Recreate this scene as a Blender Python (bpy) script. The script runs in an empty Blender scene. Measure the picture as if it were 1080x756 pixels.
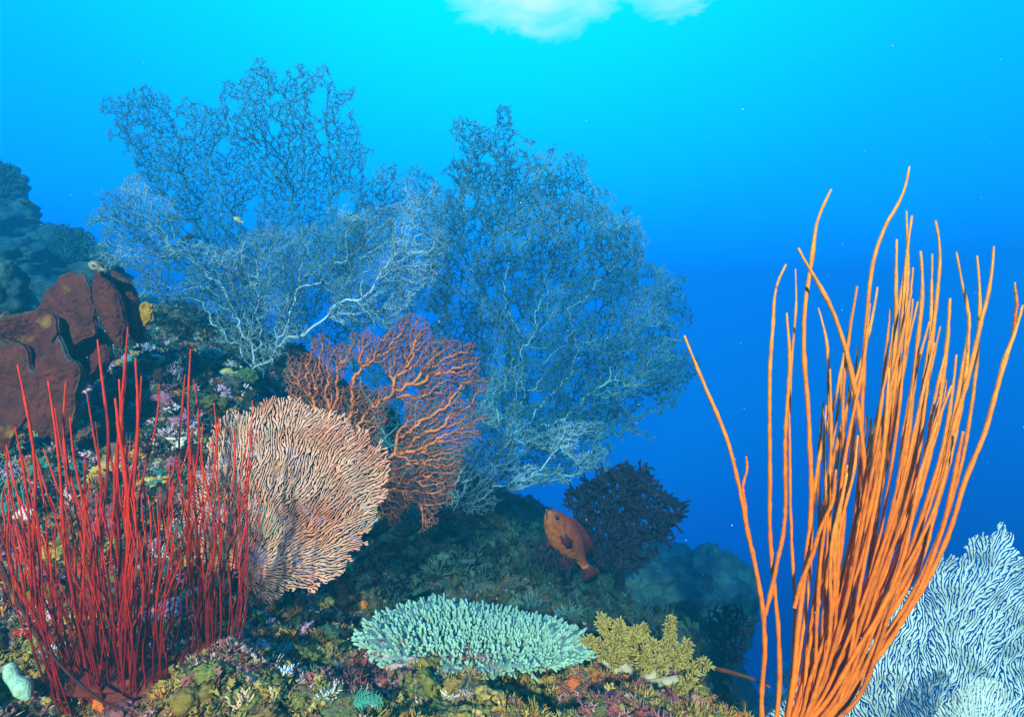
import bpy, math, random
import numpy as np
from mathutils import Vector, Matrix, noise

# ------------------------------------------------------------------ camera, world, sun, exposure
S = bpy.context.scene
C = S.collection
F = 600.0                                   # focal length in photo pixels (photo 1080 x 756)
cam = bpy.data.cameras.new('camera'); cam.sensor_width = 36; cam.lens = 36 * F / 1080
cam.clip_start = 0.02; cam.clip_end = 200
co = bpy.data.objects.new('camera', cam); C.objects.link(co)
co.location = (0, 0, 0); co.rotation_euler = (math.radians(90), 0, 0)
S.camera = co
S.view_settings.view_transform = 'Standard'; S.view_settings.look = 'None'
S.view_settings.exposure = 1.4; S.view_settings.gamma = 1.0
S.cycles.use_denoising = True
S.cycles.max_bounces = 4; S.cycles.diffuse_bounces = 2; S.cycles.glossy_bounces = 1
S.cycles.volume_bounces = 0; S.cycles.caustics_reflective = False; S.cycles.caustics_refractive = False

def nd(t, ty, **kw):
    n = t.nodes.new(ty)
    for k, v in kw.items(): setattr(n, k, v)
    return n

STROBE_DIR = Vector((0.13, 0.88, -0.40)).normalized()      # the way the light travels
strobe_sun = bpy.data.lights.new('strobe_sun', 'SUN'); strobe_sun.energy = 5.0; strobe_sun.angle = math.radians(2.5)  # sun lamp standing in for the camera strobes, from behind the camera
strobe_sun.color = (1.0, 0.63, 0.42)
so = bpy.data.objects.new('strobe_sun', strobe_sun); C.objects.link(so)
so.rotation_euler = STROBE_DIR.to_track_quat('-Z', 'Y').to_euler()

def build_world():
    w = bpy.data.worlds.new('World'); S.world = w; w.use_nodes = True
    t = w.node_tree; t.nodes.clear(); L = t.links.new
    out = nd(t, 'ShaderNodeOutputWorld'); bg = nd(t, 'ShaderNodeBackground')
    tc = nd(t, 'ShaderNodeTexCoord')
    nrm = nd(t, 'ShaderNodeVectorMath', operation='NORMALIZE'); L(tc.outputs['Generated'], nrm.inputs[0])
    dot = nd(t, 'ShaderNodeVectorMath', operation='DOT_PRODUCT'); L(nrm.outputs[0], dot.inputs[0])
    dot.inputs[1].default_value = Vector((-0.03, 1, 1.2)).normalized()
    rp = nd(t, 'ShaderNodeValToRGB'); L(dot.outputs['Value'], rp.inputs[0])
    cr = rp.color_ramp
    stops = [(0.0, (0.000, 0.014, 0.07)), (0.22, (0.000, 0.085, 0.34)), (0.364, (0.000, 0.26, 0.76)), (0.507, (0.000, 0.43, 0.95)),
             (0.64, (0.000, 0.44, 1.05)), (0.76, (0.000, 0.48, 1.12)), (0.87, (0.000, 0.60, 1.15)), (0.96, (0.000, 0.76, 1.2))]
    for i, (p, c) in enumerate(stops):
        e = cr.elements[i] if i < 2 else cr.elements.new(p)
        e.position = p; e.color = (*c, 1)
    # the sky seen through the moving water surface: coordinates on a level sheet overhead
    sep = nd(t, 'ShaderNodeSeparateXYZ'); L(nrm.outputs[0], sep.inputs[0])
    def mth(op, a, b=None, cl=False):
        n = nd(t, 'ShaderNodeMath', operation=op); n.use_clamp = cl
        for i, v in enumerate((a, b)):
            if v is None: continue
            if isinstance(v, (int, float)): n.inputs[i].default_value = v
            else: L(v, n.inputs[i])
        return n.outputs[0]
    z = mth('MAXIMUM', sep.outputs[2], 0.05)
    sx = mth('DIVIDE', sep.outputs[0], z); sy = mth('DIVIDE', sep.outputs[1], z)
    cmb = nd(t, 'ShaderNodeCombineXYZ'); L(sx, cmb.inputs[0]); L(sy, cmb.inputs[1])
    nz = nd(t, 'ShaderNodeTexNoise'); L(cmb.outputs[0], nz.inputs['Vector'])
    nz.inputs['Scale'].default_value = 7; nz.inputs['Detail'].default_value = 7; nz.inputs['Roughness'].default_value = 0.62; nz.inputs['Distortion'].default_value = 0.6
    nzo = mth('MULTIPLY', mth('SUBTRACT', nz.outputs[0], 0.5), 0.85)
    def ell(cx, cy, rx, ry, soft):
        ex = mth('DIVIDE', mth('SUBTRACT', sx, cx), rx); ey = mth('DIVIDE', mth('SUBTRACT', sy, cy), ry)
        d = mth('SQRT', mth('ADD', mth('MULTIPLY', ex, ex), mth('MULTIPLY', ey, ey)))
        d = mth('ADD', d, nzo)
        return mth('DIVIDE', mth('SUBTRACT', 1.0, d), soft, True)
    m = mth('MAXIMUM', ell(0.075, 1.40, 0.31, 0.40, 0.55), ell(0.45, 1.40, 0.17, 0.29, 0.6))
    nz2 = nd(t, 'ShaderNodeTexNoise'); L(cmb.outputs[0], nz2.inputs['Vector']); nz2.inputs['Scale'].default_value = 9
    m = mth('MULTIPLY', m, mth('ADD', 0.3, mth('MULTIPLY', nz2.outputs[0], 1.1)), True)
    mx = nd(t, 'ShaderNodeMix', data_type='RGBA'); L(m, mx.inputs[0]); L(rp.outputs[0], mx.inputs[6])
    mx.inputs[7].default_value = (1.1, .86, .92, 1)
    L(mx.outputs[2], bg.inputs['Color']); bg.inputs['Strength'].default_value = 0.72
    L(bg.outputs[0], out.inputs['Surface'])
build_world()

# ------------------------------------------------------------------ helpers
rng = np.random.default_rng(7)
random.seed(7)

def P(px, py, Y): return Vector((Y * (px - 540) / F, Y, Y * (378 - py) / F))
def Pn(px, py, Y):
    px, py, Y = np.broadcast_arrays(np.asarray(px, float), np.asarray(py, float), np.asarray(Y, float))
    return np.stack([Y * (px - 540) / F, Y, Y * (378 - py) / F], -1)

def mesh_obj(name, V, faces, mat, parent=None, col=None, smooth=True):
    """faces: (n,k) array or a list of them"""
    if not isinstance(faces, (list, tuple)): faces = [faces]
    me = bpy.data.meshes.new(name)
    V = np.ascontiguousarray(V, dtype=np.float32)
    me.vertices.add(len(V)); me.vertices.foreach_set('co', V.ravel())
    li = np.concatenate([np.asarray(f, dtype=np.int32).ravel() for f in faces])
    tot = np.concatenate([np.full(len(f), np.asarray(f).shape[1], dtype=np.int32) for f in faces])
    st = np.concatenate([[0], np.cumsum(tot)[:-1]]).astype(np.int32)
    me.loops.add(len(li)); me.loops.foreach_set('vertex_index', li)
    me.polygons.add(len(tot)); me.polygons.foreach_set('loop_start', st)
    if smooth: me.polygons.foreach_set('use_smooth', np.ones(len(tot), dtype=bool))
    me.update(calc_edges=True); me.validate()
    if col is not None:
        a = me.color_attributes.new('Col', 'FLOAT_COLOR', 'POINT')
        c = np.ones((len(V), 4), dtype=np.float32); c[:, :3] = np.broadcast_to(col, (len(V), 3))
        a.data.foreach_set('color', c.ravel())
    me.materials.append(mat)
    o = bpy.data.objects.new(name, me); C.objects.link(o)
    if parent is not None:
        o.parent = parent; o.matrix_parent_inverse = Matrix.Translation(-Vector(parent.location))
    return o

def tag(o, label=None, cat=None, group=None, kind=None):
    if label: o['label'] = label
    if cat: o['category'] = cat
    if group: o['group'] = group
    if kind: o['kind'] = kind
    return o

def thing(name, loc, label, cat, group=None):
    o = bpy.data.objects.new(name, None); o.empty_display_size = 0.05; C.objects.link(o); o.location = loc
    return tag(o, label, cat, group)

def material(name, base=(0.5, 0.5, 0.5), rough=0.7, spec=0.25, var=0.25, vscale=30, bump=0.3, bscale=120, bdist=0.004,
             attr=False, second=None, sscale=12, slo=0.45, shi=0.6, trans=0.0):
    m = bpy.data.materials.new(name); m.use_nodes = True
    t = m.node_tree; L = t.links.new; b = t.nodes['Principled BSDF']
    tc = nd(t, 'ShaderNodeTexCoord'); geo = nd(t, 'ShaderNodeNewGeometry')
    if attr:
        a = nd(t, 'ShaderNodeAttribute', attribute_name='Col'); c = a.outputs['Color']
    else:
        r = nd(t, 'ShaderNodeRGB'); r.outputs[0].default_value = (*base, 1); c = r.outputs[0]
    if second is not None:
        n = nd(t, 'ShaderNodeTexNoise'); L(geo.outputs['Position'], n.inputs['Vector']); n.inputs['Scale'].default_value = sscale
        n.inputs['Detail'].default_value = 5
        mr = nd(t, 'ShaderNodeMapRange'); L(n.outputs[0], mr.inputs[0]); mr.inputs[1].default_value = slo; mr.inputs[2].default_value = shi
        mx = nd(t, 'ShaderNodeMix', data_type='RGBA'); L(mr.outputs[0], mx.inputs[0]); L(c, mx.inputs[6]); mx.inputs[7].default_value = (*second, 1)
        c = mx.outputs[2]
    if var:
        n = nd(t, 'ShaderNodeTexNoise'); L(geo.outputs['Position'], n.inputs['Vector']); n.inputs['Scale'].default_value = vscale
        n.inputs['Detail'].default_value = 4
        mr = nd(t, 'ShaderNodeMapRange'); L(n.outputs[0], mr.inputs[0]); mr.inputs[1].default_value = 0.3; mr.inputs[2].default_value = 0.7
        mr.inputs[3].default_value = 1 - var; mr.inputs[4].default_value = 1 + var
        mu = nd(t, 'ShaderNodeVectorMath', operation='MULTIPLY'); L(c, mu.inputs[0]); L(mr.outputs[0], mu.inputs[1])
        c = mu.outputs[0]
    L(c, b.inputs['Base Color'])
    b.inputs['Roughness'].default_value = rough; b.inputs['Specular IOR Level'].default_value = spec
    if bump:
        n = nd(t, 'ShaderNodeTexNoise'); L(geo.outputs['Position'], n.inputs['Vector']); n.inputs['Scale'].default_value = bscale
        n.inputs['Detail'].default_value = 3
        bp = nd(t, 'ShaderNodeBump'); bp.inputs['Strength'].default_value = bump; bp.inputs['Distance'].default_value = bdist
        L(n.outputs[0], bp.inputs['Height']); L(bp.outputs[0], b.inputs['Normal'])
    return m

def tubes(chains, radii, sides=4, ref=(0.31, 0.93, 0.19), cols=None):
    """many tapered tubes as one (verts, [quads]); each chain is an (n,3) array"""
    Pp = np.concatenate(chains); R = np.concatenate(radii)
    ln = np.array([len(c) for c in chains]); cid = np.repeat(np.arange(len(chains)), ln)
    T = np.zeros_like(Pp)
    same = cid[1:] == cid[:-1]
    d = np.where(same[:, None], Pp[1:] - Pp[:-1], 0)
    T[:-1] += d; T[1:] += d
    T /= np.linalg.norm(T, axis=1, keepdims=True) + 1e-9
    ref = np.asarray(ref, float); ref /= np.linalg.norm(ref)
    U = np.cross(T, ref); U /= np.linalg.norm(U, axis=1, keepdims=True) + 1e-9
    W = np.cross(T, U)
    a = np.arange(sides) * 2 * math.pi / sides
    V = Pp[:, None, :] + R[:, None, None] * (np.cos(a)[None, :, None] * U[:, None, :] + np.sin(a)[None, :, None] * W[:, None, :])
    V = V.reshape(-1, 3)
    i = np.nonzero(same)[0]
    k = np.arange(sides); k2 = (k + 1) % sides
    Q = np.stack([i[:, None] * sides + k, i[:, None] * sides + k2, (i[:, None] + 1) * sides + k2, (i[:, None] + 1) * sides + k], -1).reshape(-1, 4)
    c = None
    if cols is not None: c = np.repeat(np.concatenate(cols), sides, axis=0)
    return V, Q, c

def in_poly(x, y, poly):
    poly = np.asarray(poly, float); n = len(poly); r = np.zeros(len(x), bool); j = n - 1
    for i in range(n):
        xi, yi = poly[i]; xj, yj = poly[j]
        c = ((yi > y) != (yj > y)) & (x < (xj - xi) * (y - yi) / (yj - yi + 1e-12) + xi)
        r ^= c; j = i
    return r

def hexpts(poly, sp, jit, g, nfreq=0, nthr=-9, ragged=0):
    poly = np.asarray(poly, float)
    x0, y0 = poly.min(0) - 20; x1, y1 = poly.max(0) + 20
    xs = np.arange(x0, x1, sp); ys = np.arange(y0, y1, sp * 0.866)
    X, Yy = np.meshgrid(xs, ys); X = X + (np.arange(len(ys)) % 2)[:, None] * sp / 2
    X = X.ravel() + g.uniform(-jit, jit, X.size) * sp; Yy = Yy.ravel() + g.uniform(-jit, jit, Yy.size) * sp
    if ragged:
        ox = np.array([noise.noise((a * .03, b * .03, 3.1)) + .6 * noise.noise((a * .09, b * .09, 8.1)) for a, b in zip(X, Yy)])
        oy = np.array([noise.noise((a * .03, b * .03, 13.1)) + .6 * noise.noise((a * .09, b * .09, 18.1)) for a, b in zip(X, Yy)])
        k = in_poly(X + ox * ragged, Yy + oy * ragged, poly)
    else: k = in_poly(X, Yy, poly)
    X, Yy = X[k], Yy[k]
    if nfreq:
        off = g.uniform(0, 50)
        n = np.array([noise.noise((a * nfreq, b * nfreq, off)) + 0.5 * noise.noise((a * nfreq * 2.3, b * nfreq * 2.3, off)) for a, b in zip(X, Yy)])
        k = n > nthr; X, Yy = X[k], Yy[k]
    return X, Yy

def tree(pts, root, bf, cell):
    """grow a branching tree over a point cloud: nearest neighbour weighed against path length"""
    pts = np.asarray(pts); d0 = np.linalg.norm(pts - root, axis=1); order = np.argsort(d0); pts = pts[order]
    Q = [tuple(root)] + [tuple(p) for p in pts]
    par = [-1]; pl = [0.0]; grid = {}
    def key(p): return (int(p[0] // cell), int(p[1] // cell), int(p[2] // cell))
    grid.setdefault(key(Q[0]), []).append(0)
    for i in range(1, len(Q)):
        x, y, z = Q[i]; kx, ky, kz = key(Q[i]); best = None; bc = 1e9
        for r in (1, 2, 3, 5, 9):
            for a in range(kx - r, kx + r + 1):
                for b in range(ky - r, ky + r + 1):
                    for c in range(kz - r, kz + r + 1):
                        for j in grid.get((a, b, c), ()):
                            q = Q[j]; d = math.sqrt((x - q[0]) ** 2 + (y - q[1]) ** 2 + (z - q[2]) ** 2)
                            cst = d + bf * pl[j]
                            if d < (r + 0.01) * cell and cst < bc: bc = cst; best = j; bd = d
            if best is not None: break
        if best is None: best = 0; bd = d0[order[i - 1]]
        par.append(best); pl.append(pl[best] + bd); grid.setdefault((kx, ky, kz), []).append(i)
    return np.array(Q), np.array(par)

def chains_of(Q, par, rmin, pw, rmax, wig=0.0, g=None, smooth=1, tip=0.35):
    n = len(Q); w = np.ones(n); kids = [[] for _ in range(n)]
    for i in range(n - 1, 0, -1):
        w[par[i]] += w[i]; kids[par[i]].append(i)
    rad = np.minimum(rmin * w ** pw, rmax)
    out, rr, ww = [], [], []
    stack = [(0, None)]
    while stack:
        s, pr = stack.pop()
        ch = [] if pr is None else [pr]
        cur = s
        while True:
            ch.append(cur)
            if not kids[cur]: break
            ks = sorted(kids[cur], key=lambda k: -w[k])
            for k in ks[1:]: stack.append((k, cur))
            cur = ks[0]
        if len(ch) < 2: continue
        p = Q[ch].copy(); r = rad[ch].copy()
        if pr is not None: r[0] = r[1]
        for _ in range(smooth):
            if len(p) >= 2:
                a = 0.75 * p[:-1] + 0.25 * p[1:]; b = 0.25 * p[:-1] + 0.75 * p[1:]
                ra = 0.75 * r[:-1] + 0.25 * r[1:]; rb = 0.25 * r[:-1] + 0.75 * r[1:]
                m = np.empty((2 * len(a), 3)); m[0::2] = a; m[1::2] = b
                mr = np.empty(2 * len(a)); mr[0::2] = ra; mr[1::2] = rb
                p = np.concatenate([p[:1], m, p[-1:]]); r = np.concatenate([r[:1], mr, r[-1:]])
        if wig and len(p) > 2:
            p[1:] += g.normal(0, wig, (len(p) - 1, 3))
        r[-1] *= tip
        out.append(p); rr.append(r); ww.append(w[s])
    return out, rr, ww

def rib_growth(poly, root, dmin, g, step=2.0, follow=.3, wob=.12, fork=.10, spread=.55, rag=0, curl=.66, cf=.03):
    """a fan of near-parallel ribs: tips creep outwards, fork where there is room and stop when crowded"""
    poly = np.asarray(poly, float); mx0, my0 = poly.min(0) - 25; mw, mh = (poly.max(0) + 25 - (mx0, my0)).astype(int)
    gx, gy = np.meshgrid(mx0 + np.arange(mw), my0 + np.arange(mh)); gx = gx.ravel(); gy = gy.ravel(); ox = oy = 0
    if rag:
        ox = rag * np.array([noise.noise((x * .06, y * .06, 2.2)) + noise.noise((x * .2, y * .2, 7.2)) for x, y in zip(gx, gy)])
        oy = rag * np.array([noise.noise((x * .06, y * .06, 12.2)) + noise.noise((x * .2, y * .2, 17.2)) for x, y in zip(gx, gy)])
    mask = in_poly(gx + ox, gy + oy, poly).reshape(mh, mw).tolist()
    def inside(x, y):
        i = int(x - mx0); j = int(y - my0)
        return 0 <= i < mw and 0 <= j < mh and mask[j][i]
    X = [(float(root[0]), float(root[1]))]; par = [-1]; grid = {}; dirs = [0.0]
    def key(x, y): return (int(x // dmin), int(y // dmin))
    grid[key(*X[0])] = [0]
    def anc(i, k):
        o = set()
        while i >= 0 and k > 0: o.add(i); i = par[i]; k -= 1
        return o
    def free(x, y, A, dm):
        kx, ky = key(x, y)
        for a in (kx - 1, kx, kx + 1):
            for b in (ky - 1, ky, ky + 1):
                for j in grid.get((a, b), ()):
                    q = X[j]
                    if (q[0] - x) ** 2 + (q[1] - y) ** 2 < dm * dm:
                        k = j; ok = False
                        for _ in range(5):
                            if k in A: ok = True; break
                            k = par[k]
                            if k < 0: break
                        if not ok: return False
        return True
    def add(x, y, p, a):
        X.append((x, y)); par.append(p); dirs.append(a); grid.setdefault(key(x, y), []).append(len(X) - 1); return len(X) - 1
    x0, y0 = root; tips = []
    for a in np.arange(0, 2 * math.pi, .32): tips.append((0, a))
    inp = inside
    def run(tips):
        dead = 0
        while tips:
            nt = []
            for i, a in [tips[k] for k in g.permutation(len(tips))]:
                x, y = X[i]; rad = math.atan2(y - y0, x - x0)
                d = (rad - a + math.pi) % (2 * math.pi) - math.pi
                ph = noise.noise((x * cf, y * cf, 5.5)) * curl
                a = a + follow * (d + ph) + g.normal(0, wob); A = anc(i, 5); done = False
                for t in (0, .35, -.35, .7, -.7):
                    nx, ny = x + step * math.cos(a + t), y + step * math.sin(a + t)
                    if (inp(nx, ny) or len(X) < 40) and free(nx, ny, A, dmin):
                        k = add(nx, ny, i, a + t); nt.append((k, a + t)); done = True; break
                if done and g.uniform() < fork:
                    sg = g.choice([-1, 1]); b = a + sg * spread
                    nx, ny = x + step * 1.6 * math.cos(b), y + step * 1.6 * math.sin(b)
                    if inp(nx, ny) and free(nx + dmin * .5 * math.cos(b), ny + dmin * .5 * math.sin(b), A, dmin * .95): k = add(nx, ny, i, b); nt.append((k, b))
            tips = nt
    run(tips)
    for rnd in range(3):                            # fill the gaps that are left from the sides of grown ribs
        for i in g.permutation(len(X)):
            x, y = X[i]; A = anc(i, 3); a0 = dirs[i]
            for sg in (1, -1):
                b = a0 + sg * .7; nx, ny = x + dmin * 1.05 * math.cos(b), y + dmin * 1.05 * math.sin(b)
                if inp(nx, ny) and free(nx, ny, A, dmin * .92) and free(nx + math.cos(a0) * dmin, ny + math.sin(a0) * dmin, A, dmin * .92):
                    k = add(x + dmin * .5 * math.cos(b), y + dmin * .5 * math.sin(b), i, b); k = add(nx, ny, k, a0); run([(k, a0)]); break
    return np.array(X), np.array(par)

def ico(sub):
    t = (1 + 5 ** .5) / 2
    v = [(-1, t, 0), (1, t, 0), (-1, -t, 0), (1, -t, 0), (0, -1, t), (0, 1, t), (0, -1, -t), (0, 1, -t), (t, 0, -1), (t, 0, 1), (-t, 0, -1), (-t, 0, 1)]
    v = [Vector(a).normalized() for a in v]
    f = [(0, 11, 5), (0, 5, 1), (0, 1, 7), (0, 7, 10), (0, 10, 11), (1, 5, 9), (5, 11, 4), (11, 10, 2), (10, 7, 6), (7, 1, 8), (3, 9, 4), (3, 4, 2), (3, 2, 6), (3, 6, 8), (3, 8, 9), (4, 9, 5), (2, 4, 11), (6, 2, 10), (8, 6, 7), (9, 8, 1)]
    for _ in range(sub):
        cache = {}; nf = []
        def mid(a, b):
            k = (min(a, b), max(a, b))
            if k not in cache: v.append(((v[a] + v[b]) / 2).normalized()); cache[k] = len(v) - 1
            return cache[k]
        for a, b, c in f:
            x, y, z = mid(a, b), mid(b, c), mid(c, a); nf += [(a, x, z), (b, y, x), (c, z, y), (x, y, z)]
        f = nf
    return np.array([tuple(a) for a in v]), np.array(f)
ICO = {k: ico(k) for k in (0, 1, 2, 3, 4)}

def blobv(c, rad, rot=(0, 0, 0), amp=0.2, freq=1.6, sub=3, seed=0, amp2=0.0, freq2=6):
    v, f = ICO[sub]; v = v.copy()
    s = np.array([1 + amp * noise.noise(Vector(p) * freq + Vector((seed * 7.3, 1.7, seed))) + amp2 * noise.noise(Vector(p) * freq2 + Vector((seed, 9, 2))) for p in v])
    v = v * s[:, None] * np.asarray(rad)
    M = np.array(__import__('mathutils').Euler(rot).to_matrix())
    return v @ M.T + np.asarray(c), f

def merge(parts):
    V, Fs, o = [], {}, 0
    for v, f in parts:
        V.append(v); f = np.asarray(f); Fs.setdefault(f.shape[1], []).append(f + o); o += len(v)
    return np.concatenate(V), [np.concatenate(x) for x in Fs.values()]

# ------------------------------------------------------------------ reef (terrain)
CTRL = []
def cp(*a):
    for px, py, Y in a:
        p = P(px, py, Y); CTRL.append((p.x, p.y, p.z))
cp((0, 770, 1.0), (150, 775, 1.0), (300, 775, 1.0), (450, 775, 1.0), (600, 780, 1.05), (750, 785, 1.05), (850, 850, 1.0), (1000, 1000, 1.0),
   (20, 650, 1.35), (150, 705, 1.25), (280, 695, 1.35), (400, 695, 1.35), (520, 722, 1.25), (620, 735, 1.25), (700, 742, 1.25), (790, 752, 1.2), (860, 830, 1.2),
   (0, 570, 1.6), (60, 600, 1.5), (150, 570, 1.6), (230, 610, 1.6), (60, 490, 1.8), (150, 450, 1.9), (230, 455, 2.0), (100, 410, 2.05), (0, 430, 2.0), (200, 395, 2.2), (270, 430, 2.2),
   (100, 345, 2.6), (0, 318, 3), (50, 305, 3.8), (200, 370, 2.7), (300, 425, 2.7), (300, 385, 3.1), (345, 395, 3.3), (180, 335, 3.1), (235, 345, 3.1), (390, 430, 3.3),
   (330, 645, 1.7), (430, 640, 1.75), (540, 665, 1.75), (640, 695, 1.7), (720, 725, 1.7), (800, 800, 1.7),
   (350, 570, 2.4), (430, 555, 2.5), (520, 565, 2.6), (580, 600, 2.5), (650, 650, 2.4), (760, 710, 2.2),
   (450, 510, 3.2), (540, 545, 3.4), (620, 592, 3.4), (700, 620, 3.8), (750, 650, 3.5), (400, 450, 4.5), (560, 535, 4.5), (690, 600, 4.8), (760, 650, 4.8), (810, 760, 4.5))
CTRL += [(1.2, 2, -3.0), (2, 1, -3.6), (3, 4, -6), (6, 6, -8), (1.5, 8, -6), (-1, 7, -1.5), (-3, 8, -2), (-6, 5, -.2), (-6, 1, -.4), (-2, 0, -.85), (0, -.5, -.9), (5, -.5, -7), (8, 13, -9),
         (-9, 13, -6), (0, 13, -8), (1.0, .3, -1.5), (-9, -1, -.5), (9, 3, -9), (-3, 2.2, .15), (-3, 4, .25), (-4, 6, .6)]
CT = np.array(CTRL); XY = CT[:, :2]
def kern(d): return d ** 1.5
Kk = kern(np.linalg.norm(XY[:, None] - XY[None], axis=2)) - 0.0
A = np.zeros((len(CT) + 3, len(CT) + 3)); A[:len(CT), :len(CT)] = Kk; A[:len(CT), -3:] = np.c_[np.ones(len(CT)), XY]; A[-3:, :len(CT)] = A[:len(CT), -3:].T
sol = np.linalg.solve(A + np.diag([1e-4] * len(CT) + [0] * 3), np.r_[CT[:, 2], 0, 0, 0])
def base_h(x, y):
    q = np.stack([x, y], -1); K = kern(np.linalg.norm(q[:, None] - XY[None], axis=2))
    return K @ sol[:-3] + sol[-3] + q @ sol[-2:]
def spaced(lo, a, b, hi, fine, ratio=1.12):
    m = list(np.arange(a, b, fine)); s = fine; x = b
    while x < hi: m.append(x); s *= ratio; x += s
    m.append(hi); l = []; s = fine; x = a - fine
    while x > lo: l.append(x); s *= ratio; x -= s
    l.append(lo); return np.array(l[::-1] + m)
GX = spaced(-9, -1.9, 0.75, 9, 0.013); GY = spaced(-1, 0.75, 3.0, 13, 0.014)
def lumps(x, y):
    d = min(1.0, max(0.2, (y - .2) / 1.0))
    p = Vector((x, y, 0.0))
    n = 0.10 * noise.noise(p * 2.7) + 0.07 * noise.noise(p * 6 + Vector((3, 1, 0)))
    v = noise.voronoi(p * 11 + Vector((noise.noise(p * 9), noise.noise(p * 9 + Vector((5, 5, 0))), 0)))[0]
    n += 0.045 * (0.5 - v[0])
    v = noise.voronoi(p * 27)[0]
    n += 0.02 * (0.5 - v[0]) + 0.012 * noise.noise(p * 55) + 0.008 * noise.noise(p * 110)
    return n
MX, MY = np.meshgrid(GX, GY)
H = np.concatenate([base_h(a, b) for a, b in zip(MX, MY)]).reshape(MX.shape)
H = np.clip(H, -10, 1.2)
LN = np.array([lumps(a, b) for a, b in zip(MX.ravel(), MY.ravel())]).reshape(MX.shape)
H = H + LN
def height(x, y):
    x = np.atleast_1d(np.asarray(x, float)); y = np.atleast_1d(np.asarray(y, float))
    i = np.clip(np.searchsorted(GX, x) - 1, 0, len(GX) - 2); j = np.clip(np.searchsorted(GY, y) - 1, 0, len(GY) - 2)
    u = np.clip((x - GX[i]) / (GX[i + 1] - GX[i]), 0, 1); v = np.clip((y - GY[j]) / (GY[j + 1] - GY[j]), 0, 1)
    return (H[j, i] * (1 - u) + H[j, i + 1] * u) * (1 - v) + (H[j + 1, i] * (1 - u) + H[j + 1, i + 1] * u) * v
def onreef(px, py, lo=0.9, hi=8):
    Y = np.arange(lo, hi, 0.01); p = Pn(px, py, Y); h = height(p[:, 0], p[:, 1])
    k = np.nonzero(p[:, 2] <= h)[0]
    i = k[0] if len(k) else len(Y) - 1
    return Vector((p[i, 0], p[i, 1], float(h[i])))

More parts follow.
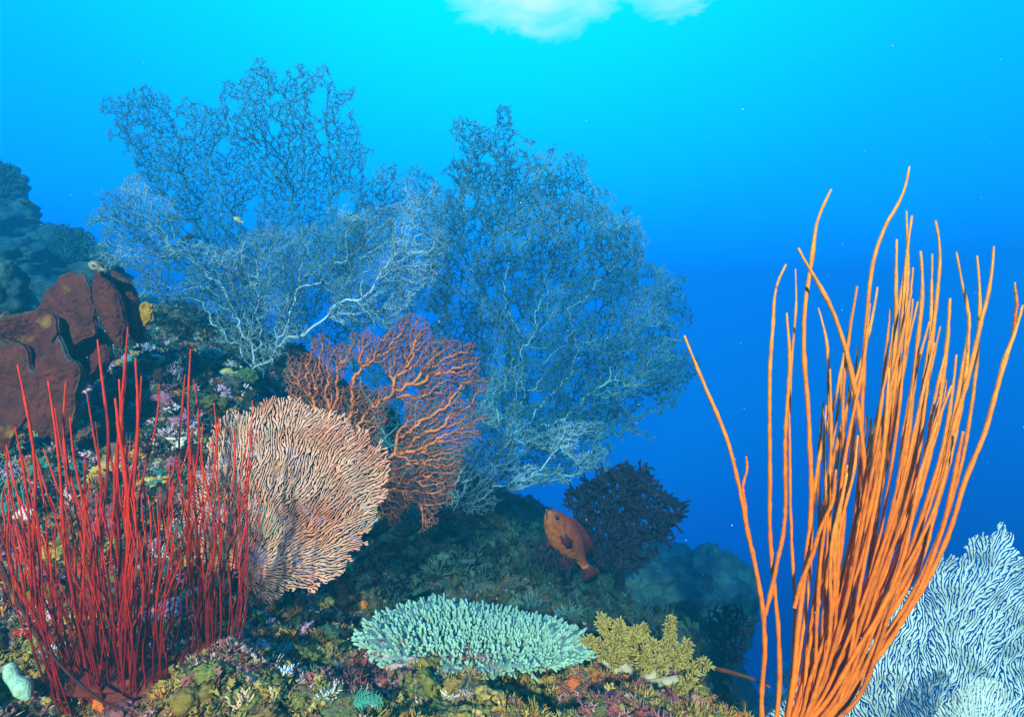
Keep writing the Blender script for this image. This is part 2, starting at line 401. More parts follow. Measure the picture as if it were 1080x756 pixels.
def reef_material():
    m = bpy.data.materials.new('reef rock'); m.use_nodes = True
    t = m.node_tree; L = t.links.new; b = t.nodes['Principled BSDF']
    geo = nd(t, 'ShaderNodeNewGeometry')
    wn = nd(t, 'ShaderNodeTexNoise'); L(geo.outputs['Position'], wn.inputs['Vector']); wn.inputs['Scale'].default_value = 22; wn.inputs['Detail'].default_value = 3
    wv = nd(t, 'ShaderNodeVectorMath', operation='MULTIPLY_ADD'); L(wn.outputs['Color'], wv.inputs[0]); wv.inputs[1].default_value = (.06, .06, .06); L(geo.outputs['Position'], wv.inputs[2])
    def cells(scale, cols, seed):
        v = nd(t, 'ShaderNodeTexVoronoi'); ad = nd(t, 'ShaderNodeVectorMath', operation='ADD'); L(wv.outputs[0], ad.inputs[0]); ad.inputs[1].default_value = (seed, 0, 0)
        L(ad.outputs[0], v.inputs['Vector']); v.inputs['Scale'].default_value = scale
        s = nd(t, 'ShaderNodeSeparateColor'); L(v.outputs['Color'], s.inputs[0])
        r = nd(t, 'ShaderNodeValToRGB'); r.color_ramp.interpolation = 'CONSTANT'; L(s.outputs[0], r.inputs[0])
        for i, c in enumerate(cols):
            e = r.color_ramp.elements[i] if i < 2 else r.color_ramp.elements.new(i / len(cols))
            e.position = i / len(cols); e.color = (*c, 1)
        return r.outputs[0], s.outputs[1]
    c1, r1 = cells(16, [(.10, .085, .03), (.06, .07, .04), (.13, .05, .05), (.05, .075, .055), (.16, .11, .035), (.09, .045, .05), (.05, .05, .04), (.12, .10, .09)], 0)
    c2, r2 = cells(46, [(.34, .18, .22), (.22, .14, .03), (.07, .09, .04), (.45, .36, .30), (.05, .06, .05), (.42, .14, .03), (.16, .05, .07), (.08, .16, .13), (.22, .20, .06), (.30, .20, .30)], 4)
    mr = nd(t, 'ShaderNodeMapRange'); L(r2, mr.inputs[0]); mr.inputs[1].default_value = .45; mr.inputs[2].default_value = .6
    mx = nd(t, 'ShaderNodeMix', data_type='RGBA'); L(mr.outputs[0], mx.inputs[0]); L(c1, mx.inputs[6]); L(c2, mx.inputs[7])
    c3, r3 = cells(120, [(.5, .42, .38), (.06, .05, .03), (.3, .2, .06), (.35, .15, .2), (.04, .06, .04), (.12, .12, .05)], 9)
    mr3 = nd(t, 'ShaderNodeMapRange'); L(r3, mr3.inputs[0]); mr3.inputs[1].default_value = .6; mr3.inputs[2].default_value = .7
    mx3 = nd(t, 'ShaderNodeMix', data_type='RGBA'); L(mr3.outputs[0], mx3.inputs[0]); L(mx.outputs[2], mx3.inputs[6]); L(c3, mx3.inputs[7])
    # further back the crust is painted dark green-grey, for the strobe light falling off
    sp = nd(t, 'ShaderNodeSeparateXYZ'); L(geo.outputs['Position'], sp.inputs[0])
    far = nd(t, 'ShaderNodeMapRange'); L(sp.outputs[1], far.inputs[0]); far.inputs[1].default_value = 1.5; far.inputs[2].default_value = 2.1
    n2 = nd(t, 'ShaderNodeTexNoise'); L(geo.outputs['Position'], n2.inputs['Vector']); n2.inputs['Scale'].default_value = 14; n2.inputs['Detail'].default_value = 6
    rr = nd(t, 'ShaderNodeValToRGB'); L(n2.outputs[0], rr.inputs[0])
    rr.color_ramp.elements[0].position = .35; rr.color_ramp.elements[0].color = (.012, .02, .016, 1)
    rr.color_ramp.elements[1].position = .68; rr.color_ramp.elements[1].color = (.075, .12, .09, 1)
    sd = nd(t, 'ShaderNodeMapRange'); L(sp.outputs[0], sd.inputs[0]); sd.inputs[1].default_value = -.9; sd.inputs[2].default_value = -.5; sd.inputs[3].default_value = .25; sd.inputs[4].default_value = .82
    mf = nd(t, 'ShaderNodeMath', operation='MULTIPLY'); L(far.outputs[0], mf.inputs[0]); L(sd.outputs[0], mf.inputs[1])
    mx4 = nd(t, 'ShaderNodeMix', data_type='RGBA'); L(mf.outputs[0], mx4.inputs[0]); L(mx3.outputs[2], mx4.inputs[6]); L(rr.outputs[0], mx4.inputs[7])
    L(mx4.outputs[2], b.inputs['Base Color']); b.inputs['Roughness'].default_value = .8; b.inputs['Specular IOR Level'].default_value = .2
    bn = nd(t, 'ShaderNodeTexNoise'); L(geo.outputs['Position'], bn.inputs['Vector']); bn.inputs['Scale'].default_value = 90; bn.inputs['Detail'].default_value = 6
    bp = nd(t, 'ShaderNodeBump'); bp.inputs['Strength'].default_value = .8; bp.inputs['Distance'].default_value = .012; L(bn.outputs[0], bp.inputs['Height']); L(bp.outputs[0], b.inputs['Normal'])
    return m
REEF = reef_material()
def build_reef():
    ny, nx = MX.shape
    V = np.stack([MX, MY, H], -1).reshape(-1, 3)
    # push crumbs sideways so that ledges overhang a little
    dz = np.array([noise.noise((p[0] * 14, p[1] * 14, 4.0)) for p in V]); dx = np.array([noise.noise((p[0] * 14, p[1] * 14, 14.0)) for p in V])
    near = np.clip(1 - np.abs(V[:, 1] - 1.8) / 2.5, 0, 1)
    V[:, 1] += .02 * dz * near; V[:, 0] += .02 * dx * near
    i = np.arange(ny - 1)[:, None] * nx + np.arange(nx - 1)[None]; i = i.ravel()
    Q = np.stack([i, i + 1, i + nx + 1, i + nx], -1)
    o = mesh_obj('reef_floor', V, Q, REEF); tag(o, kind='structure')
build_reef()

# ------------------------------------------------------------------ water haze
def build_haze():
    x0, x1, y0, y1, z0, z1 = -10, 10, -.45, 14, -11.5, 2.1
    v = np.array([(x, y, z) for x in (x0, x1) for y in (y0, y1) for z in (z0, z1)])
    f = np.array([(0, 1, 3, 2), (4, 6, 7, 5), (0, 4, 5, 1), (2, 3, 7, 6), (0, 2, 6, 4), (1, 5, 7, 3)])
    m = bpy.data.materials.new('sea water'); m.use_nodes = True; t = m.node_tree; t.nodes.clear()
    out = nd(t, 'ShaderNodeOutputMaterial'); pv = nd(t, 'ShaderNodeVolumePrincipled')
    pv.inputs['Density'].default_value = 1.0
    pv.inputs['Color'].default_value = (.002, .042, .060, 1)
    pv.inputs['Absorption Color'].default_value = (.46, .80, .93, 1)
    pv.inputs['Anisotropy'].default_value = .2
    t.links.new(pv.outputs[0], out.inputs['Volume'])
    o = mesh_obj('haze', v, f, m, smooth=False); tag(o, kind='stuff')
build_haze()

# ------------------------------------------------------------------ sea fans and bushes
def fan(name, label, poly, root, Yf, sp, jit, bf, rmin, pw, rmax, mat, seed, wig=0.0, smooth=1, sides=4, ydep=0.0, nfreq=0, nthr=-9, cat='sea fan', ragged=0,
        group=None, part='branches', ref=(0.1, 1, 0.1), yrel=0.01, foot=None, spur=0, spurlen=1.0, vein=None, grow=None, polyps=False):
    g = np.random.default_rng(seed)
    if grow:
        Xr, par = rib_growth(poly, root, sp, g, **grow)
        X, Yp = Xr[:, 0], Xr[:, 1]
    else: X, Yp = hexpts(poly, sp, jit, g, nfreq, nthr, ragged)
    Y = np.array([Yf(a, b) for a, b in zip(X, Yp)]) + (0 if grow else g.normal(0, yrel, len(X)))
    if ydep: Y += ydep * np.array([noise.noise((a * .012, b * .012, seed * 1.7)) + .6 * noise.noise((a * .04, b * .04, seed * 1.7)) for a, b in zip(X, Yp)]) + (0 if grow else g.uniform(-.25, .25, len(X)) * ydep)
    pts = Pn(X, Yp, Y); r0 = np.array(P(root[0], root[1], Yf(*root)))
    cell = sp * np.median(Y) / F * (1.5 if ydep < .1 else 1.7)
    if grow: Q = pts
    else: Q, par = tree(pts, r0, bf, cell)
    ch, rr, ww = chains_of(Q, par, rmin, pw, rmax, wig, g, smooth)
    base = Vector(r0)
    if foot is not None: base = foot
    T = thing(name, base, label, cat, group)
    if spur:
        n0 = len(Q); k = max(1, int(spur))
        src = np.repeat(Q[1:], k, axis=0); dirs = np.repeat(Q[1:] - Q[par[1:]], k, axis=0); dirs /= np.linalg.norm(dirs, axis=1, keepdims=True) + 1e-9
        L = sp * np.median(Y) / F
        d = dirs * .5 + g.normal(0, .75, dirs.shape) * np.array([1, .8, 1]); d /= np.linalg.norm(d, axis=1, keepdims=True)
        ln = L * g.uniform(.6, 1.9, (len(d), 1)) * spurlen
        src = src - dirs * g.uniform(0, 1, (len(d), 1)) * L * .6
        mid = src + d * ln * .5 + g.normal(0, .14, d.shape) * L; end = src + d * ln
        d2 = d + g.normal(0, .8, d.shape); d2 /= np.linalg.norm(d2, axis=1, keepdims=True); e2 = mid + d2 * ln * .6
        for a, b, c, e in zip(src, mid, end, e2):
            ch.append(np.array([a, b, c])); rr.append(np.array([rmin, rmin * .9, rmin * .5])); ch.append(np.array([b, e])); rr.append(np.array([rmin * .85, rmin * .45]))
    cols = None
    if vein is not None:
        cols = []
        for r in rr:
            u = np.clip((r - rmin * 1.2) / (rmin * 3.5), 0, 1)[:, None]
            if polyps:
                p = ch[len(cols)][0]; pn = noise.noise(Vector(p) * 3.4 + Vector((seed, 0, 0))) + .6 * noise.noise(Vector(p) * 11)
                u = np.maximum(u, min(1, max(0, (pn + .02) * 2.6)) * g.uniform(.4, 1.0))
            cols.append(np.asarray(vein[0]) * (1 - u) + np.asarray(vein[1]) * u)
    V, q, c = tubes(ch, rr, sides, ref, cols)
    mesh_obj(part, V, q, mat, T, col=c)
    # stalk from the root down into the rock
    if foot is not None:
        m = (Vector(r0) + foot) / 2
        pth = np.array([tuple(foot - Vector((0, 0, .03))), tuple(foot), tuple(m + Vector((.01, 0, 0))), tuple(r0)])
        rs = min(rmax, max(rr[0][0], rmin * 4))
        V, q, _ = tubes([pth], [np.array([rs * 2.2, rs * 1.5, rs * 1.1, rs])], 8, ref)
        mesh_obj('stalk', V, q, mat, T)
    return T

M_backlit = material('backlit bush twigs', (.08, .27, .33), var=.35, vscale=8, bump=0)  # dark water-blue colour paints in the backlit, hazy look of these twigs
M_mid = material('grey bush twigs', attr=True, var=.4, vscale=5, bump=0)
M_white = material('white bush twigs', attr=True, var=.4, vscale=6, bump=0)
M_peach = material('peach fan', (.82, .46, .34), var=.15, vscale=40, bump=.4, bscale=400, bdist=.002, second=(.82, .27, .16), sscale=6, slo=.45, shi=.66, rough=.6)
M_redfan = material('red fan', attr=True, var=.25, vscale=25, bump=.2, bscale=300, bdist=.002)
M_bluefan = material('pale blue fan', (.52, .66, .67), var=.18, vscale=10, bump=.3, bscale=300, bdist=.002)

def bushes():
    f = onreef(268, 408, hi=3.2)
    A = [(102, 118), (125, 95), (165, 100), (190, 97), (215, 115), (228, 110), (232, 85), (262, 75), (280, 62), (300, 80), (330, 75), (375, 85), (380, 105), (350, 115), (378, 135), (385, 160), (380, 200), (390, 260),
         (350, 320), (290, 390), (240, 340), (190, 300), (165, 260), (170, 220), (150, 190), (120, 165), (135, 140)]
    fan('bush_coral', 'tall dark blue bushy coral with bare tangled twigs reaching highest in the upper left water', A, (268, 392), lambda x, y: 3.15 + (390 - y) * .0012, 2.8, 1.0, .25, .0012, .25, .007, M_backlit, 11, spur=3,
        wig=.0014, smooth=2, ydep=.45, nfreq=.04, nthr=-.42, cat='bush coral', sides=3, ragged=24, foot=onreef(272, 425, lo=2.4, hi=4))
    B = [(100, 225), (120, 195), (160, 200), (185, 235), (240, 260), (300, 240), (340, 230), (390, 205), (440, 190), (478, 215), (470, 250), (452, 290), (430, 325), (400, 335), (370, 345), (330, 348), (300, 358), (285, 388), (262, 395), (245, 370), (210, 330), (150, 305), (100, 270)]
    fan('bush_coral', 'white frosted bushy coral spreading wide and low before the dark bush', B, (266, 392), lambda x, y: 2.55 + (390 - y) * .0008, 3.0, 1.0, .3, .0011, .25, .007, M_white, 12, spur=3, vein=((.17, .34, .40), (.66, .72, .78)), polyps=True,
        wig=.0014, smooth=2, ydep=.30, nfreq=.025, nthr=-.45, cat='bush coral', sides=3, ragged=26, foot=onreef(262, 412, lo=1.9, hi=3.2))
    Cc = [(365, 235), (380, 195), (405, 172), (440, 175), (480, 205), (482, 300), (470, 400), (450, 500), (380, 500), (320, 440), (300, 375), (340, 340)]
    fan('bush_coral', 'narrow blue bushy coral rising behind the red orange fan between the two big bushes', Cc, (420, 512), lambda x, y: 3.0 + (390 - y) * .0012, 3.2, 1.0, .3, .0013, .24, .007, M_mid, 13, spur=3, vein=((.05, .18, .22), (.24, .42, .46)), polyps=True,
        wig=.0014, smooth=2, ydep=.25, nfreq=.03, nthr=-.3, cat='bush coral', sides=3, ragged=10, foot=onreef(420, 520, lo=2.2, hi=5))
    D = [(478, 135), (490, 122), (530, 122), (560, 150), (600, 150), (615, 190), (650, 200), (660, 225), (690, 240), (690, 280), (722, 290), (725, 340), (728, 380), (715, 420), (690, 440), (660, 455), (640, 490), (590, 512), (540, 520), (500, 550), (450, 550),
         (430, 470), (440, 400), (460, 350), (450, 300), (455, 240), (480, 200)]
    fan('bush_coral', 'largest blue bushy coral, a round dense cloud of twigs against open water right of centre', D, (480, 540), lambda x, y: 3.1 + (540 - y) * .0009, 3.0, 1.0, .22, .0013, .23, .009, M_mid, 14, spur=3, vein=((.05, .19, .23), (.34, .52, .55)), polyps=True,
        wig=.0014, smooth=2, ydep=.40, nfreq=.045, nthr=-.36, cat='bush coral', sides=3, ragged=24, foot=onreef(480, 565, lo=2.2, hi=5))
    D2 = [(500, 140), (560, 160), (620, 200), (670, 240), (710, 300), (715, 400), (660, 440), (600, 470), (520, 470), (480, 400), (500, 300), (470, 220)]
    fan('bush_coral', 'dark blue bushy coral half hidden inside the largest bush, with shadowy twigs', D2, (500, 520), lambda x, y: 3.55 + (540 - y) * .0009, 3.3, 1.0, .22, .0017, .23, .009, M_backlit, 15, spur=3,
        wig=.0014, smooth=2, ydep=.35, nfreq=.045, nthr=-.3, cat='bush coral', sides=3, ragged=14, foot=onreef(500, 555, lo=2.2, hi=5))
    E = [(520, 385), (552, 385), (548, 425), (560, 455), (640, 440), (632, 490), (600, 510), (540, 515), (515, 545), (495, 560), (430, 555), (425, 500), (470, 460), (500, 430)]
    fan('bush_coral', 'low white bushy coral at the foot of the largest bush beside the red fan', E, (462, 556), lambda x, y: 2.65 + (540 - y) * .0006, 3.0, 1.0, .3, .0012, .24, .008, M_white, 16, spur=3, vein=((.17, .34, .38), (.60, .70, .74)), polyps=True,
        wig=.0014, smooth=2, ydep=.2, nfreq=.03, nthr=-.22, cat='bush coral', sides=3, ragged=10, foot=onreef(462, 566, lo=1.9, hi=5))
bushes()

def fans():
    R = [(297, 408), (308, 380), (325, 372), (330, 357), (350, 366), (385, 346), (400, 356), (410, 336), (440, 325), (455, 340), (460, 355), (480, 345), (500, 360), (508, 385), (513, 430), (500, 460), (482, 500), (465, 540), (440, 555), (410, 558), (400, 540), (392, 520), (350, 510), (300, 425)]
    fan('sea_fan', 'red orange sea fan with thick veins spreading to the right, behind the peach fan', R, (335, 500), lambda x, y: 1.78 + (x - 400) * .0004, 2.35, .75, .40, .0008, .36, .0054, M_redfan, 21, wig=.0005, smooth=2, ydep=.05, ragged=14, nfreq=.028, nthr=-.42, yrel=.006, spur=1, vein=((.42, .13, .09), (.80, .24, .09)), foot=onreef(330, 560, lo=1.4, hi=3))
    Pe = [(226, 452), (250, 434), (280, 423), (300, 419), (330, 428), (360, 440), (395, 462), (411, 480), (408, 510), (396, 540), (386, 570), (360, 600), (340, 617), (310, 620), (292, 636), (270, 634), (262, 622), (255, 606), (225, 605), (197, 590), (186, 555), (193, 525), (216, 503), (220, 475)]
    fan('sea_fan', 'broad peach pink sea fan with fine pale ribs, standing right of the red whips', Pe, (258, 606), lambda x, y: 1.47 + (x - 300) * .0005, 1.85, .30, .55, .00122, .07, .0040, M_peach, 22, smooth=1, sides=5, ydep=.04, grow=dict(step=1.3, rag=9, wob=.15), foot=onreef(256, 660, lo=1.2, hi=2))
    Bl = [(790, 756), (822, 705), (850, 685), (887, 676), (932, 635), (954, 620), (975, 600), (995, 587), (1015, 590), (1022, 575), (1035, 565), (1061, 554), (1068, 565), (1070, 592), (1085, 588), (1120, 600), (1140, 700), (1140, 900), (930, 900), (800, 830)]
    fan('sea_fan', 'large pale blue sea fan with dense upright ribs in the lower right corner', Bl, (965, 880), lambda x, y: 1.50 + (x - 950) * .0003, 2.1, .30, .5, .00112, .09, .006, M_bluefan, 23, smooth=1, sides=5, ydep=.05, grow=dict(step=1.5, follow=.22, rag=10, curl=2.2, cf=.022, fork=.16), foot=onreef(930, 1000, lo=1.2, hi=2))
    Bs = [(975, 770), (990, 742), (1010, 726), (1035, 712), (1055, 718), (1068, 745), (1062, 800), (1040, 860), (1000, 860), (980, 800)]
    fan('sea_fan', 'small white sea fan at the bottom right in front of the large pale blue one', Bs, (1020, 850), lambda x, y: 1.32, 2.3, .32, .5, .0012, .07, .005, M_bluefan, 24, smooth=1, sides=5, ydep=.03, grow=dict(step=2.0), foot=onreef(1000, 1010, lo=1.0, hi=2))
    Tl = [(-25, 480), (0, 475), (20, 490), (34, 515), (36, 545), (20, 575), (0, 600), (-30, 600), (-40, 520)]
    fan('sea_fan', 'small teal sea fan cut by the left edge behind the red whips', Tl, (-18, 585), lambda x, y: 1.62, 4.2, .32, .5, .0017, .08, .006, material('teal fan', (.10, .30, .28), bump=0), 25, smooth=1, sides=4, ydep=.02, grow=dict(step=2.0), foot=onreef(-15, 610, lo=1.2, hi=3))
fans()
def hazy_fans():
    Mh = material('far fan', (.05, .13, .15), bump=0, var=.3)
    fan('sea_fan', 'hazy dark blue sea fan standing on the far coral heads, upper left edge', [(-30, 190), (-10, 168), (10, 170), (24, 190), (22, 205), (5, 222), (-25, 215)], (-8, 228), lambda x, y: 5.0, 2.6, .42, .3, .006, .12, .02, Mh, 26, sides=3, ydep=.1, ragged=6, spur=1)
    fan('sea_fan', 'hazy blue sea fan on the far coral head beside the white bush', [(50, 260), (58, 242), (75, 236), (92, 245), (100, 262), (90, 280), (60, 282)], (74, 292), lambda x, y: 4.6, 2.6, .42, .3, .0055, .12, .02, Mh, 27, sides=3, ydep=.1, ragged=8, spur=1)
hazy_fans()

# ------------------------------------------------------------------ whip corals
def bez(pts, n=26):
    p = np.asarray(pts, float)
    d = np.r_[0, np.cumsum(np.linalg.norm(np.diff(p, axis=0), axis=1))]; d /= d[-1]
    # Catmull-Rom through the points
    t = np.linspace(0, 1, n); out = np.empty((n, p.shape[1]))
    m = np.gradient(p, d, axis=0)
    for i, x in enumerate(t):
        k = min(np.searchsorted(d, x, side='right') - 1, len(d) - 2); h = d[k + 1] - d[k]; u = (x - d[k]) / h
        out[i] = (2 * u**3 - 3 * u**2 + 1) * p[k] + (u**3 - 2 * u**2 + u) * h * m[k] + (-2 * u**3 + 3 * u**2) * p[k + 1] + (u**3 - u**2) * h * m[k + 1]
    return out

def whip_mesh(path, r0, r1, cA, cB, cut, g, sides=7, lump=.12):
    path = bez(path, 64); path[1:-1] += np.cumsum(g.normal(0, .00022, (62, 3)), axis=0) * np.sin(np.linspace(0, math.pi, 62))[:, None]
    n = len(path); s = np.linspace(0, 1, n)
    r = (r0 + (r1 - r0) * s) * (1 + lump * g.normal(0, 1, n) * .8) * np.clip((1 - s) / .10, .45, 1) ** .5; r[-1] *= .85
    c = np.clip((s - cut) / max(1e-3, 1 - cut), 0, 1)[:, None]
    col = np.asarray(cA) * (1 - c) + np.asarray(cB) * c
    tipp = path[-1] + (path[-1] - path[-2]) * .06
    path = np.concatenate([path, [tipp]]); r = np.r_[r, r1 * .06]; col = np.concatenate([col, col[-1:]])
    V, Q, cc = tubes([path], [r], sides, (0.2, .9, .15), [col])
    V += g.normal(0, .06, V.shape) * r1
    return V, Q, cc * g.uniform(.8, 1.15, (len(cc), 1))

M_orange = material('orange whip skin', attr=True, var=.18, vscale=60, bump=.6, bscale=330, bdist=.003, rough=.65)
M_red = material('red whip skin', attr=True, var=.2, vscale=60, bump=.5, bscale=400, bdist=.002, rough=.6)

def orange_whips():
    g = np.random.default_rng(5)
    Y0 = 1.15
    base = P(838, 790, Y0); base.z = min(base.z, float(height(base.x, base.y)[0]) + .02)
    T = thing('whip_coral', base, 'tall orange whip coral with a dense sheaf of long stems at the right', 'whip coral')
    V, f = merge([blobv(base + Vector((0, 0, -.01)), (.05, .05, .035), amp=.3, seed=2), blobv(base + Vector((.05, .02, -.02)), (.04, .04, .03), amp=.3, seed=3)])
    mesh_obj('holdfast', V, f, M_orange, T, col=(.30, .07, .02))
    traced = [  # photo polylines, tip first; last number: depth offset at tip
        ([(721, 354), (740, 396), (762, 450), (778, 513), (786, 550), (798, 602), (804, 643), (806, 683), (803, 735), (806, 790)], -.02, 3.2),
        ([(789, 481), (784, 502), (785, 530), (788, 555)], -.02, 2.0),
        ([(828, 279), (819, 299), (815, 344), (811, 407), (811, 499), (811, 550), (814, 591), (820, 650), (822, 720), (815, 790)], .05, 3.0),
        ([(831, 330), (832, 370), (831, 430), (829, 500), (828, 555), (822, 585), (814, 620), (807, 648)], .0, 2.8),
        ([(875, 200), (862, 232), (857, 275), (850, 330), (849, 380), (851, 420), (853, 480), (854, 540), (848, 610), (842, 660), (838, 710), (826, 785)], -.04, 3.2),
        ([(843, 262), (850, 275), (862, 295), (880, 330), (893, 370), (905, 430), (912, 500), (908, 570), (890, 640), (862, 705), (832, 785)], -.08, 3.3),
        ([(958, 176), (950, 205), (930, 240), (918, 278), (914, 320), (911, 370), (908, 430), (904, 500), (893, 580), (872, 650), (848, 720), (828, 785)], -.02, 3.2),
        ([(956, 223), (958, 262), (957, 310), (948, 380), (936, 460), (920, 550), (890, 640), (855, 720), (832, 785)], .04, 2.9),
        ([(963, 228), (958, 270), (952, 330), (944, 400), (934, 480), (915, 570), (885, 650), (852, 730), (832, 785)], -.05, 2.9),
        ([(986, 233), (991, 262), (990, 300), (985, 350), (978, 420), (965, 500), (940, 580), (900, 660), (862, 730), (836, 785)], .02, 3.0),
        ([(1008, 266), (1015, 300), (1022, 335), (1014, 390), (1004, 440), (985, 510), (955, 590), (912, 665), (868, 730), (838, 785)], .06, 2.9),
        ([(1030, 270), (1032, 310), (1030, 360), (1024, 430), (1012, 500), (990, 570), (955, 640), (905, 705), (858, 760), (840, 790)], .07, 2.9),
        ([(1047, 260), (1043, 300), (1034, 340), (1025, 385), (1008, 450), (992, 520), (975, 585), (945, 640), (903, 690), (865, 740), (842, 788)], -.03, 3.2),
        ([(1079, 322), (1070, 350), (1060, 375), (1050, 410), (1037, 460), (1020, 505), (1005, 555), (985, 600), (950, 655), (905, 710), (870, 750), (845, 790)], -.06, 3.3),
        ([(1071, 298), (1071, 330), (1067, 355), (1060, 378)], -.05, 2.2),
        ([(948, 253), (947, 290), (946, 340), (938, 420), (926, 500), (906, 580), (880, 655), (850, 730), (832, 785)], -.08, 3.1),
        ([(970, 265), (972, 300), (968, 360), (962, 430), (950, 510), (925, 590), (890, 665), (855, 735), (834, 785)], -.07, 3.1),
        ([(984, 268), (983, 310), (980, 370), (972, 440), (956, 520), (930, 600), (892, 675), (856, 740), (836, 785)], .08, 2.8),
        ([(925, 303), (919, 335), (908, 380), (890, 440), (876, 500), (868, 570), (858, 640), (846, 710), (830, 785)], .06, 2.8),
        ([(899, 330), (894, 360), (880, 420), (865, 470), (858, 530), (854, 600), (846, 670), (836, 735), (826, 785)], .08, 2.6),
        ([(862, 325), (870, 360), (873, 410), (876, 470), (874, 540), (864, 620), (850, 700), (830, 785)], .05, 2.8),
        ([(1001, 315), (998, 360), (990, 420), (975, 490), (950, 570), (915, 650), (870, 720), (840, 785)], -.09, 3.2),
        ([(1022, 330), (1018, 380), (1010, 440), (996, 510), (972, 575), (935, 645), (885, 715), (845, 785)], -.02, 3.1),
        ([(838, 284), (839, 320), (836, 370), (834, 430), (834, 500), (836, 580), (838, 650), (834, 720), (822, 785)], .09, 2.2),
        ([(838, 640), (846, 610), (858, 580), (872, 540), (884, 495)], -.1, 2.7),
        ([(885, 735), (915, 705), (948, 660), (975, 610), (996, 550), (1008, 500), (1016, 455)], -.1, 3.0)]
    CA = np.array((.92, .215, .008)); CBt = np.array((.86, .37, .055))
    n = 0
    for pts, dz, w in traced:
        p = np.array(pts[::-1], float) if pts[0][1] < pts[-1][1] else np.array(pts, float)
        q = bez(p, 30); s = np.linspace(0, 1, 30)
        q[:, 0] += np.sin(s * g.uniform(8, 16) + g.uniform(0, 6)) * g.uniform(.8, 2.6) * s
        Y = Y0 + dz * s
        path = Pn(q[:, 0], q[:, 1], Y)
        ca = CA * g.uniform(.8, 1.1)
        V, Q, c = whip_mesh(path, w * Y0 / F * .82, w * Y0 / F * .60, ca, CBt if p[-1][1] < 420 else ca * 1.05, .55, g)
        mesh_obj('stem', V, Q, M_orange, T, col=c)
    for k in range(46):
        tx = g.uniform(868, 1012); ty = g.uniform(300, 470) - 40 * math.exp(-((tx - 955) / 35) ** 2)
        if tx < 900: ty += 50
        ex = g.uniform(.42, .72); bx = g.uniform(822, 850); dz = g.uniform(-.12, .14)
        s = np.linspace(0, 1, 9); x = bx + (tx - bx) * s ** ex; y = 788 + (ty - 788) * s
        ph = g.uniform(0, 6); x += np.sin(s * g.uniform(5, 9) + ph) * s * (1.15 - s) * g.uniform(8, 26)
        q = bez(np.c_[x, y], 28); path = Pn(q[:, 0], q[:, 1], Y0 + dz * np.linspace(0, 1, 28) ** .8 + .0)
        w = g.uniform(2.5, 3.3); ca = CA * g.uniform(.7, 1.1)
        V, Q, c = whip_mesh(path, w * Y0 / F * .72, w * Y0 / F * .54, ca, CBt * g.uniform(.7, 1.0) + np.array((.12, 0, 0)), .6, g)
        mesh_obj('stem', V, Q, M_orange, T, col=c)
    # a lone thin brown whip lying over the reef beside it
    p0 = onreef(738, 702, lo=1.3); pp = np.array([tuple(p0 + Vector((0, 0, .01))), tuple(P(765, 707, 1.27)), tuple(P(790, 714, 1.2)), tuple(P(812, 724, 1.14))])
    V, Q, c = whip_mesh(bez(pp, 16), .005, .004, (.20, .07, .02), (.25, .08, .02), .5, g)
    o = mesh_obj('fallen_whip', V, Q, M_orange, None, col=c)
    tag(o, 'thin brown whip lying across the gap left of the orange whip base', 'whip coral')
orange_whips()

def red_clump(label, Y0, base_px, base_py, spread, tops, nfill, frange, seed, w=1.7, depth=.12):
    g = np.random.default_rng(seed)
    b = P(base_px, base_py, Y0); h = float(height(b.x, b.y)[0]); b.z = h
    T = thing('whip_coral', b, label, 'whip coral', None)
    V, f = blobv(b, (spread * Y0 / F * .9 + .02, .05, .025), amp=.35, seed=seed, freq=2.5)
    mesh_obj('holdfast', V, f, M_red, T, col=(.12, .015, .012))
    lst = list(tops); done = []; fine = []
    for k in range(nfill):
        u = g.uniform(0, 1); tx = frange[0] + (frange[1] - frange[0]) * u
        lst.append((tx, frange[2] + (frange[3] - frange[2]) * g.beta(1.6, 1.3), g.uniform(.7, 1.1)))
    for tx, ty, sc in lst:
        rel = (tx - base_px)
        bx = base_px + np.clip(rel * .45, -spread, spread) + g.normal(0, spread * .15)
        dz = g.uniform(-depth, depth); yb = Y0 + dz * .4; xb = (bx - 540) / F * yb
        zb = float(height(xb, yb)[0]); by = 378 - zb / yb * F
        ex = g.uniform(.55, .85); s = np.linspace(0, 1, 9)
        x = bx + (tx - bx) * s ** ex; y = by + 8 + (ty - by - 8) * s
        x += np.sin(s * g.uniform(4, 9) + g.uniform(0, 6)) * s * (1.2 - s) * g.uniform(8, 32)
        q = bez(np.c_[x, y], 22); path = Pn(q[:, 0], q[:, 1], yb + (dz * .9) * np.linspace(0, 1, 22))
        ca = np.array((.28, .006, .005)) * g.uniform(.5, 1.1); cb = np.array((.92, .045, .012)) * g.uniform(.75, 1.1)  # dark stem bases: fading light and shadow low in the thicket, put into colour
        if ty is not None and len(done) >= 96:
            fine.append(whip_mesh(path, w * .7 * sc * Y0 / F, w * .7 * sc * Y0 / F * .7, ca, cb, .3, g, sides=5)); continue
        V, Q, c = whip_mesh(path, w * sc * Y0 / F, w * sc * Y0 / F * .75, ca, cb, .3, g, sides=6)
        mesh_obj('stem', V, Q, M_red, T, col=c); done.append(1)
    if fine:
        v, f = merge([(a, b) for a, b, _ in fine]); o = mesh_obj('fine_stems', v, f, M_red, T, col=np.concatenate([c for _, _, c in fine])); o['kind'] = 'stuff'
